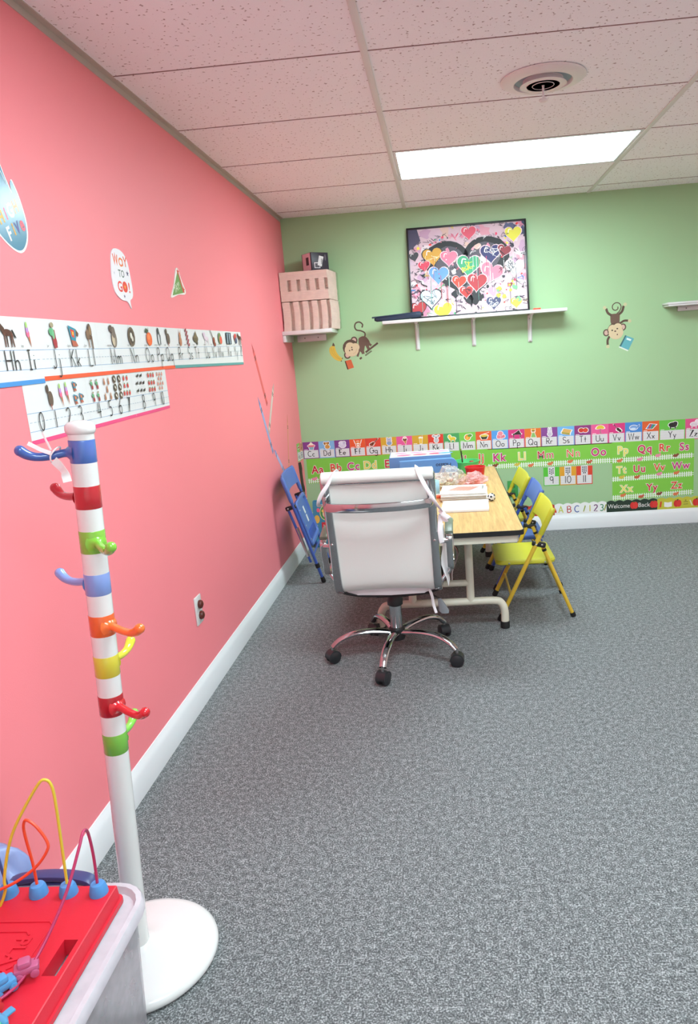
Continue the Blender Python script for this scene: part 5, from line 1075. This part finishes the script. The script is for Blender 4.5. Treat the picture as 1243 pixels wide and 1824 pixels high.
HK = ['3E5FA8', 'A81C26', '7CC03C', '7E9AD6', 'F0702C', 'E2DC3C', 'CC1A26', '84D24E']
nm = ['dark blue', 'dark red', 'green', 'light blue', 'orange', 'yellow', 'red', 'light green']
X_ = V((1, 0, 0)); X_ = (X_-ax*X_.dot(ax)).normalized(); Y_ = ax.cross(X_)
for i, (z1, z2, c, an, L) in enumerate(BANDS):
    m = MB(); m.tube([P(z1), P(z1+.001), P(z2-.001), P(z2)], [R_, R_+.0006, R_+.0006, R_], mat('gloss_band_'+c, c, .22, coat=.5, var=.01), 28); sb = m.build('stripe', t); sb['label'] = nm[i]+' stripe'
    q = P((z1+z2)/2); an = math.radians(an); d = X_*math.cos(an)+Y_*math.sin(an)
    path = cr([q+d*.020-ax*.002, q+d*.034-ax*.002, q+d*.060-ax*.006, q+d*.082-ax*.006, q+d*.098-ax*.001, q+d*.110+ax*.008], 5)
    n = len(path); rad = []
    for k in range(n):
        f = k/(n-1); rad.append(.013*max(0, 1-f*6)+.0082+.0026*max(0, f-.6)/.4)
    m = MB(); hm = mat('gloss_hook_'+HK[i], HK[i], .2, coat=.6, var=.01); m.tube(path, rad, hm, 16); m.sph(path[-1], .0106, hm, 16, 10); h_ = m.build('hook', t, 60); h_['label'] = nm[i]+' hook'
# price tag on the top hook
t = thing('price_tag', 'white loop tag hanging on the dark blue top hook of the coat rack', 'tag', (.284, -3.876, 1.184))
TAG = mat('white_tag_plastic', 'F4F2F2', .4)
m = MB(); m.tube(cr([(0, .014, 0), (.010, .008, .012), (.010, -.008, .012), (0, -.014, 0), (-.004, -.008, -.013), (-.004, .008, -.013)], 5, True), .0016, TAG, 8, True)
m.sweep([(.0, -.013, .004), (-.018, -.014, .012), (-.040, -.016, .026)], rrect(.001, .008, .0004, 1), (0, .3, 1), TAG); m.sweep([(0, -.010, .010), (-.006, -.010, .028), (-.011, -.01, .044)], rrect(.001, .004, .0004, 1), (1, 0, .3), TAG); m.build('loop', t)
m = MB(); m.sweep(cr([(.004, -.013, -.010), (.016, -.016, -.022), (.026, -.022, -.034), (.030, -.024, -.052)], 5), rrect(.0006, .016, .0002, 1), (0, .2, 1), PAPER)
m.build('paper_label', t)

# ------------------------------------------------------------------ clear storage bin with toy on its lid
t = thing('storage_bin', 'clear plastic storage bin with dark blue handles under the red bead maze', 'storage bin', (.258, -4.48, 0))
CLR = film('frosted_clear_plastic', 'E4E2E6', .72, .3)
CLR2 = film('frosted_clear_lid', 'E8E4EA', .45, .25)
W2, D2 = .396, .76
def rr(w_, d_, r, z): return [(p[0], p[1], z) for p in rrect(w_, d_, r, 5)]
m = MB(); m.loft([rr(W2-.07, D2-.07, .05, .004), rr(W2-.055, D2-.055, .055, .02), rr(W2-.022, D2-.022, .06, .375), rr(W2-.004, D2-.004, .06, .378), rr(W2-.004, D2-.004, .06, .388), rr(W2-.026, D2-.026, .058, .386), rr(W2-.062, D2-.062, .05, .022), rr(W2-.08, D2-.08, .045, .010)], CLR); m.build('bin_body', t, 50)
m = MB(); m.loft([rr(W2+.002, D2+.002, .062, .382), rr(W2+.004, D2+.004, .063, .396), rr(W2-.004, D2-.004, .06, .404), rr(W2-.022, D2-.022, .052, .404), rr(W2-.032, D2-.032, .048, .392), rr(W2-.09, D2-.09, .03, .391), rr(W2-.092, D2-.092, .03, .389), rr(W2-.03, D2-.03, .05, .389)], CLR2); m.build('lid', t, 50)
NVY = mat('navy_handle_plastic', '3C4474', .35)
for s in (-1, 1):
    m = MB(); m.sweep(cr([(-.085, s*.376, .390), (-.075, s*.381, .408), (-.04, s*.384, .415), (.0, s*.385, .417), (.04, s*.384, .415), (.075, s*.381, .408), (.085, s*.376, .390)], 5), rrect(.012, .026, .004, 2), (0, 1, 0), NVY)
    m.box((0, s*.380, .385), (.15, .012, .045), NVY, bev=.004); m.build('handle', t)
# cloths inside the bin
for i, (x, y, zz, sx, sy, sz, c, lab) in enumerate(((.05, .17, .14, .085, .10, .11, '8A8C90', 'crumpled grey cloth inside the clear bin'), (-.02, -.16, .13, .12, .15, .10, 'C8BEB0', 'crumpled beige cloth inside the clear bin'), (.0, .10, .318, .12, .17, .035, 'DAD4CE', 'pale cloth on top inside the clear bin'))):
    o = thing('folded_cloth', lab, 'cloth', (.258+x, -4.48+y, 0), 0, 'cloths in the storage bin')
    from mathutils import noise
    b = bmesh.new(); bmesh.ops.create_icosphere(b, subdivisions=4, radius=1)
    for v in b.verts:
        n = noise.noise(v.co*2+V((i*5, 0, 0)))*.22+noise.noise(v.co*5+V((0, i*3, 0)))*.08; q = v.co*(1+n)
        q = V([math.copysign(abs(k)**.7, k) for k in q]); v.co = V((max(-.125, min(.125, q.x*sx)), q.y*sy, max(.012, zz+q.z*sz)))
    m = MB(); m.bm(b, mat('cloth_'+c, c, .85, bump=.3, bscale=90)); m.build('fabric', o, 180)
t = thing('blue_bag', 'crumpled slate blue plastic bag edge between the bin and the pink wall', 'bag', (.105, -4.02, 0))
b = bmesh.new(); bmesh.ops.create_icosphere(b, subdivisions=4, radius=1)
for v in b.verts:
    n = noise.noise(v.co*2.4)*.2+noise.noise(v.co*7)*.06; q = v.co*(1+n); v.co = V((max(-.095, q.x*.085), q.y*.06, max(.003, .20+q.z*.225)))
m = MB(); m.bm(b, mat('slate_blue_bag', '8698C8', .35, var=.08)); m.build('bag_skin', t, 180)

# ------------------------------------------------------------------ red bead maze toy
t = thing('bead_maze', 'red bead maze toy with looped coloured wires on top of the clear bin', 'toy', (.245, -4.36, .3935))
RED = mat('red_toy_plastic', 'CC1E32', .42, bump=.08, bscale=500, var=.02)
TH = .0315; w2, d2 = .316, .45          # top surface size
def ring(w_, d_, z, r=.012): return [(p[0], p[1], z) for p in rrect(w_, d_, r, 3)]
m = MB(); m.loft([ring(w2+.022, d2+.012, 0), ring(w2+.022, d2+.012, .009), ring(w2+.014, d2+.006, .0095), ring(w2+.004, d2+.002, TH-.001, .002), ring(w2, d2, TH, .001)], RED, caps=False)
# top plate with a handle slot: four strips round the hole
hx0, hx1, hy0, hy1 = .126, .150, .028, .100; bx, by = w2/2, d2/2
xs, ys_ = (-bx, hx0, hx1, bx), (-by, hy0, hy1, by)
for i in range(3):
    for j in range(3):
        if (i, j) == (1, 1): continue
        m.add([(xs[i], ys_[j], TH), (xs[i+1], ys_[j], TH), (xs[i+1], ys_[j+1], TH), (xs[i], ys_[j+1], TH)], [[0, 1, 2, 3]], RED)
for a_, c_ in (((hx0, hy0), (hx1, hy0)), ((hx1, hy0), (hx1, hy1)), ((hx1, hy1), (hx0, hy1)), ((hx0, hy1), (hx0, hy0))): m.add([(*a_, TH), (*c_, TH), (*c_, .002), (*a_, .002)], [[0, 1, 2, 3]], RED)
m.build('base_tray', t, 30, True, True)
m = MB()   # raised panel outline and lettering, same red
for path in ([(.088, -.22), (.088, .132), (.080, .140), (-.14, .140)], [(.060, .110), (.052, .118), (-.10, .118)]):
    m.sweep([(x, y, TH+.0006) for x, y in path], rrect(.003, .0022, .0008, 2), (0, 0, 1), RED)
vs, fs = font('PLAYSKOOL', .02)
cap = .026; L0 = max(v[0] for v in vs)
pl = [(.045+v[1]*cap, .105-v[0]*cap*.95) for v in vs]
for f in fs:
    pts = [pl[i] for i in f]; m.prism(pts, (0, 0, TH-.0005), (1, 0, 0), (0, 1, 0), (0, 0, .0028), RED)
m.build('embossed_lettering', t)
CAPB = mat('toy_blue_plastic', '4A8CC8', .4, var=.02)
for x in (.135, .079, .023, -.033, -.089):
    m = MB(); m.lathe([(0, 0), (.0165, 0), (.0165, .003), (.0135, .017), (.0115, .0205), (.007, .0215), (0, .0215)], CAPB, (x, .207, TH-.0005), seg=24); m.build('wire_socket', t)
def wl(pts): return cr([(p[0]-.245, p[1]+4.36, p[2]-.3935) for p in pts], 8)
def wire(pts, col, lab):
    m = MB(); m.tube(wl(pts), .0026, mat('wire_'+col, col, .35, var=.06, vscale=14), 10); o = m.build('wire', t, 60); o['label'] = lab
ys = -4.153
wire([(.380, ys, .44), (.384, ys-.003, .50), (.387, ys-.010, .545), (.391, ys-.022, .568), (.396, ys-.042, .577), (.396, ys-.062, .560), (.386, ys-.10, .51), (.370, ys-.145, .465), (.356, ys-.185, .440), (.340, ys-.22, .432), (.30, ys-.26, .432)], 'B0325E', 'magenta wire')
def dz(L, k=.044): return [(a, ys-b, c+.018) for a, b, c in L]
wire(dz([(.324, 0, .424), (.326, 0, .47), (.331, 0, .575), (.332, .002, .622), (.324, .005, .638), (.309, .008, .628), (.264, .014, .562), (.242, .018, .515), (.226, .022, .458), (.225, .025, .435), (.208, .03, .402), (.180, .035, .392), (.10, .05, .42)]), 'D8C43C', 'yellow wire')
wire(dz([(.268, 0, .424), (.268, 0, .47), (.267, .004, .535), (.272, .006, .558), (.281, .008, .562), (.297, .010, .548), (.312, .014, .523), (.311, .018, .508), (.291, .024, .483), (.259, .03, .461), (.228, .035, .448), (.19, .04, .437), (.10, .06, .45)]), 'E8502E', 'orange red wire')
wire(dz([(.10, .03, .48), (.17, .05, .585), (.195, .055, .586), (.222, .06, .558), (.229, .07, .50), (.234, .085, .44), (.238, .10, .405), (.232, .115, .392), (.205, .13, .388), (.14, .14, .40)]), '3A5A94', 'dark blue wire')
wire(dz([(.212, 0, .424), (.208, 0, .46), (.205, 0, .50), (.200, .005, .53), (.17, .02, .56), (.12, .03, .54)]), '3A5488', 'blue wire')
def bead(x, y, z, c, kind, lab, rz):
    b = MB(); M = mat('bead_'+c, c, .35, coat=.3, var=.03); cz = z-.3935; cx, cy = x-.245, y+4.36
    ro = Matrix.Rotation(rz, 3, 'Z')
    q = lambda v: V((cx, cy, cz))+ro @ V(v)
    if kind == 'car':
        b.box(q((0, 0, 0)), (.036, .022, .012), M, ro, bev=.004); b.box(q((-.002, 0, .009)), (.020, .019, .013), M, ro, bev=.005)
        for sx in (-.011, .011):
            for sy in (-.011, .011): b.lathe([(0, -.002), (.0062, -.002), (.0065, .002), (.003, .003), (0, .003)], M, q((sx, sy, -.006)), ro @ V((0, 1 if sy > 0 else -1, 0)), 14)
    elif kind == 'plane':
        b.tube([q((-.02, 0, 0)), q((-.012, 0, 0)), q((.012, 0, .002)), q((.022, 0, .004))], [.002, .007, .008, .003], M, 12); b.box(q((.004, 0, .003)), (.012, .042, .004), M, ro, bev=.0015); b.box(q((-.018, 0, .009)), (.008, .004, .014), M, ro, bev=.0015); b.box(q((-.018, 0, .004)), (.007, .018, .003), M, ro, bev=.001)
    else:
        b.lathe([(.003, -.010), (.010, -.009), (.013, -.003), (.013, .003), (.010, .009), (.003, .010)], M, q((0, 0, 0)), ro @ V((1, 0, .2)), 10)
        for k in range(6):
            an = k*PI/3; b.sph(q((0, .012*math.cos(an), .012*math.sin(an))), .0045, M, 8, 6)
    o = b.build('bead', t); o['label'] = lab
bead(.352, -4.334, .443, 'B4587E', 'car', 'pink car bead', .5); bead(.330, -4.362, .440, '4A90C4', 'car', 'blue car bead', .9); bead(.313, -4.372, .440, 'E8CC2E', 'flower', 'yellow flower bead', .6)
bead(.330, -4.402, .440, 'C03436', 'car', 'dark red car bead', 1.2); bead(.362, -4.424, .442, '4A94BE', 'plane', 'blue plane bead', -.5); bead(.375, -4.446, .440, '4AB89A', 'flower', 'sea green flower bead', .3)
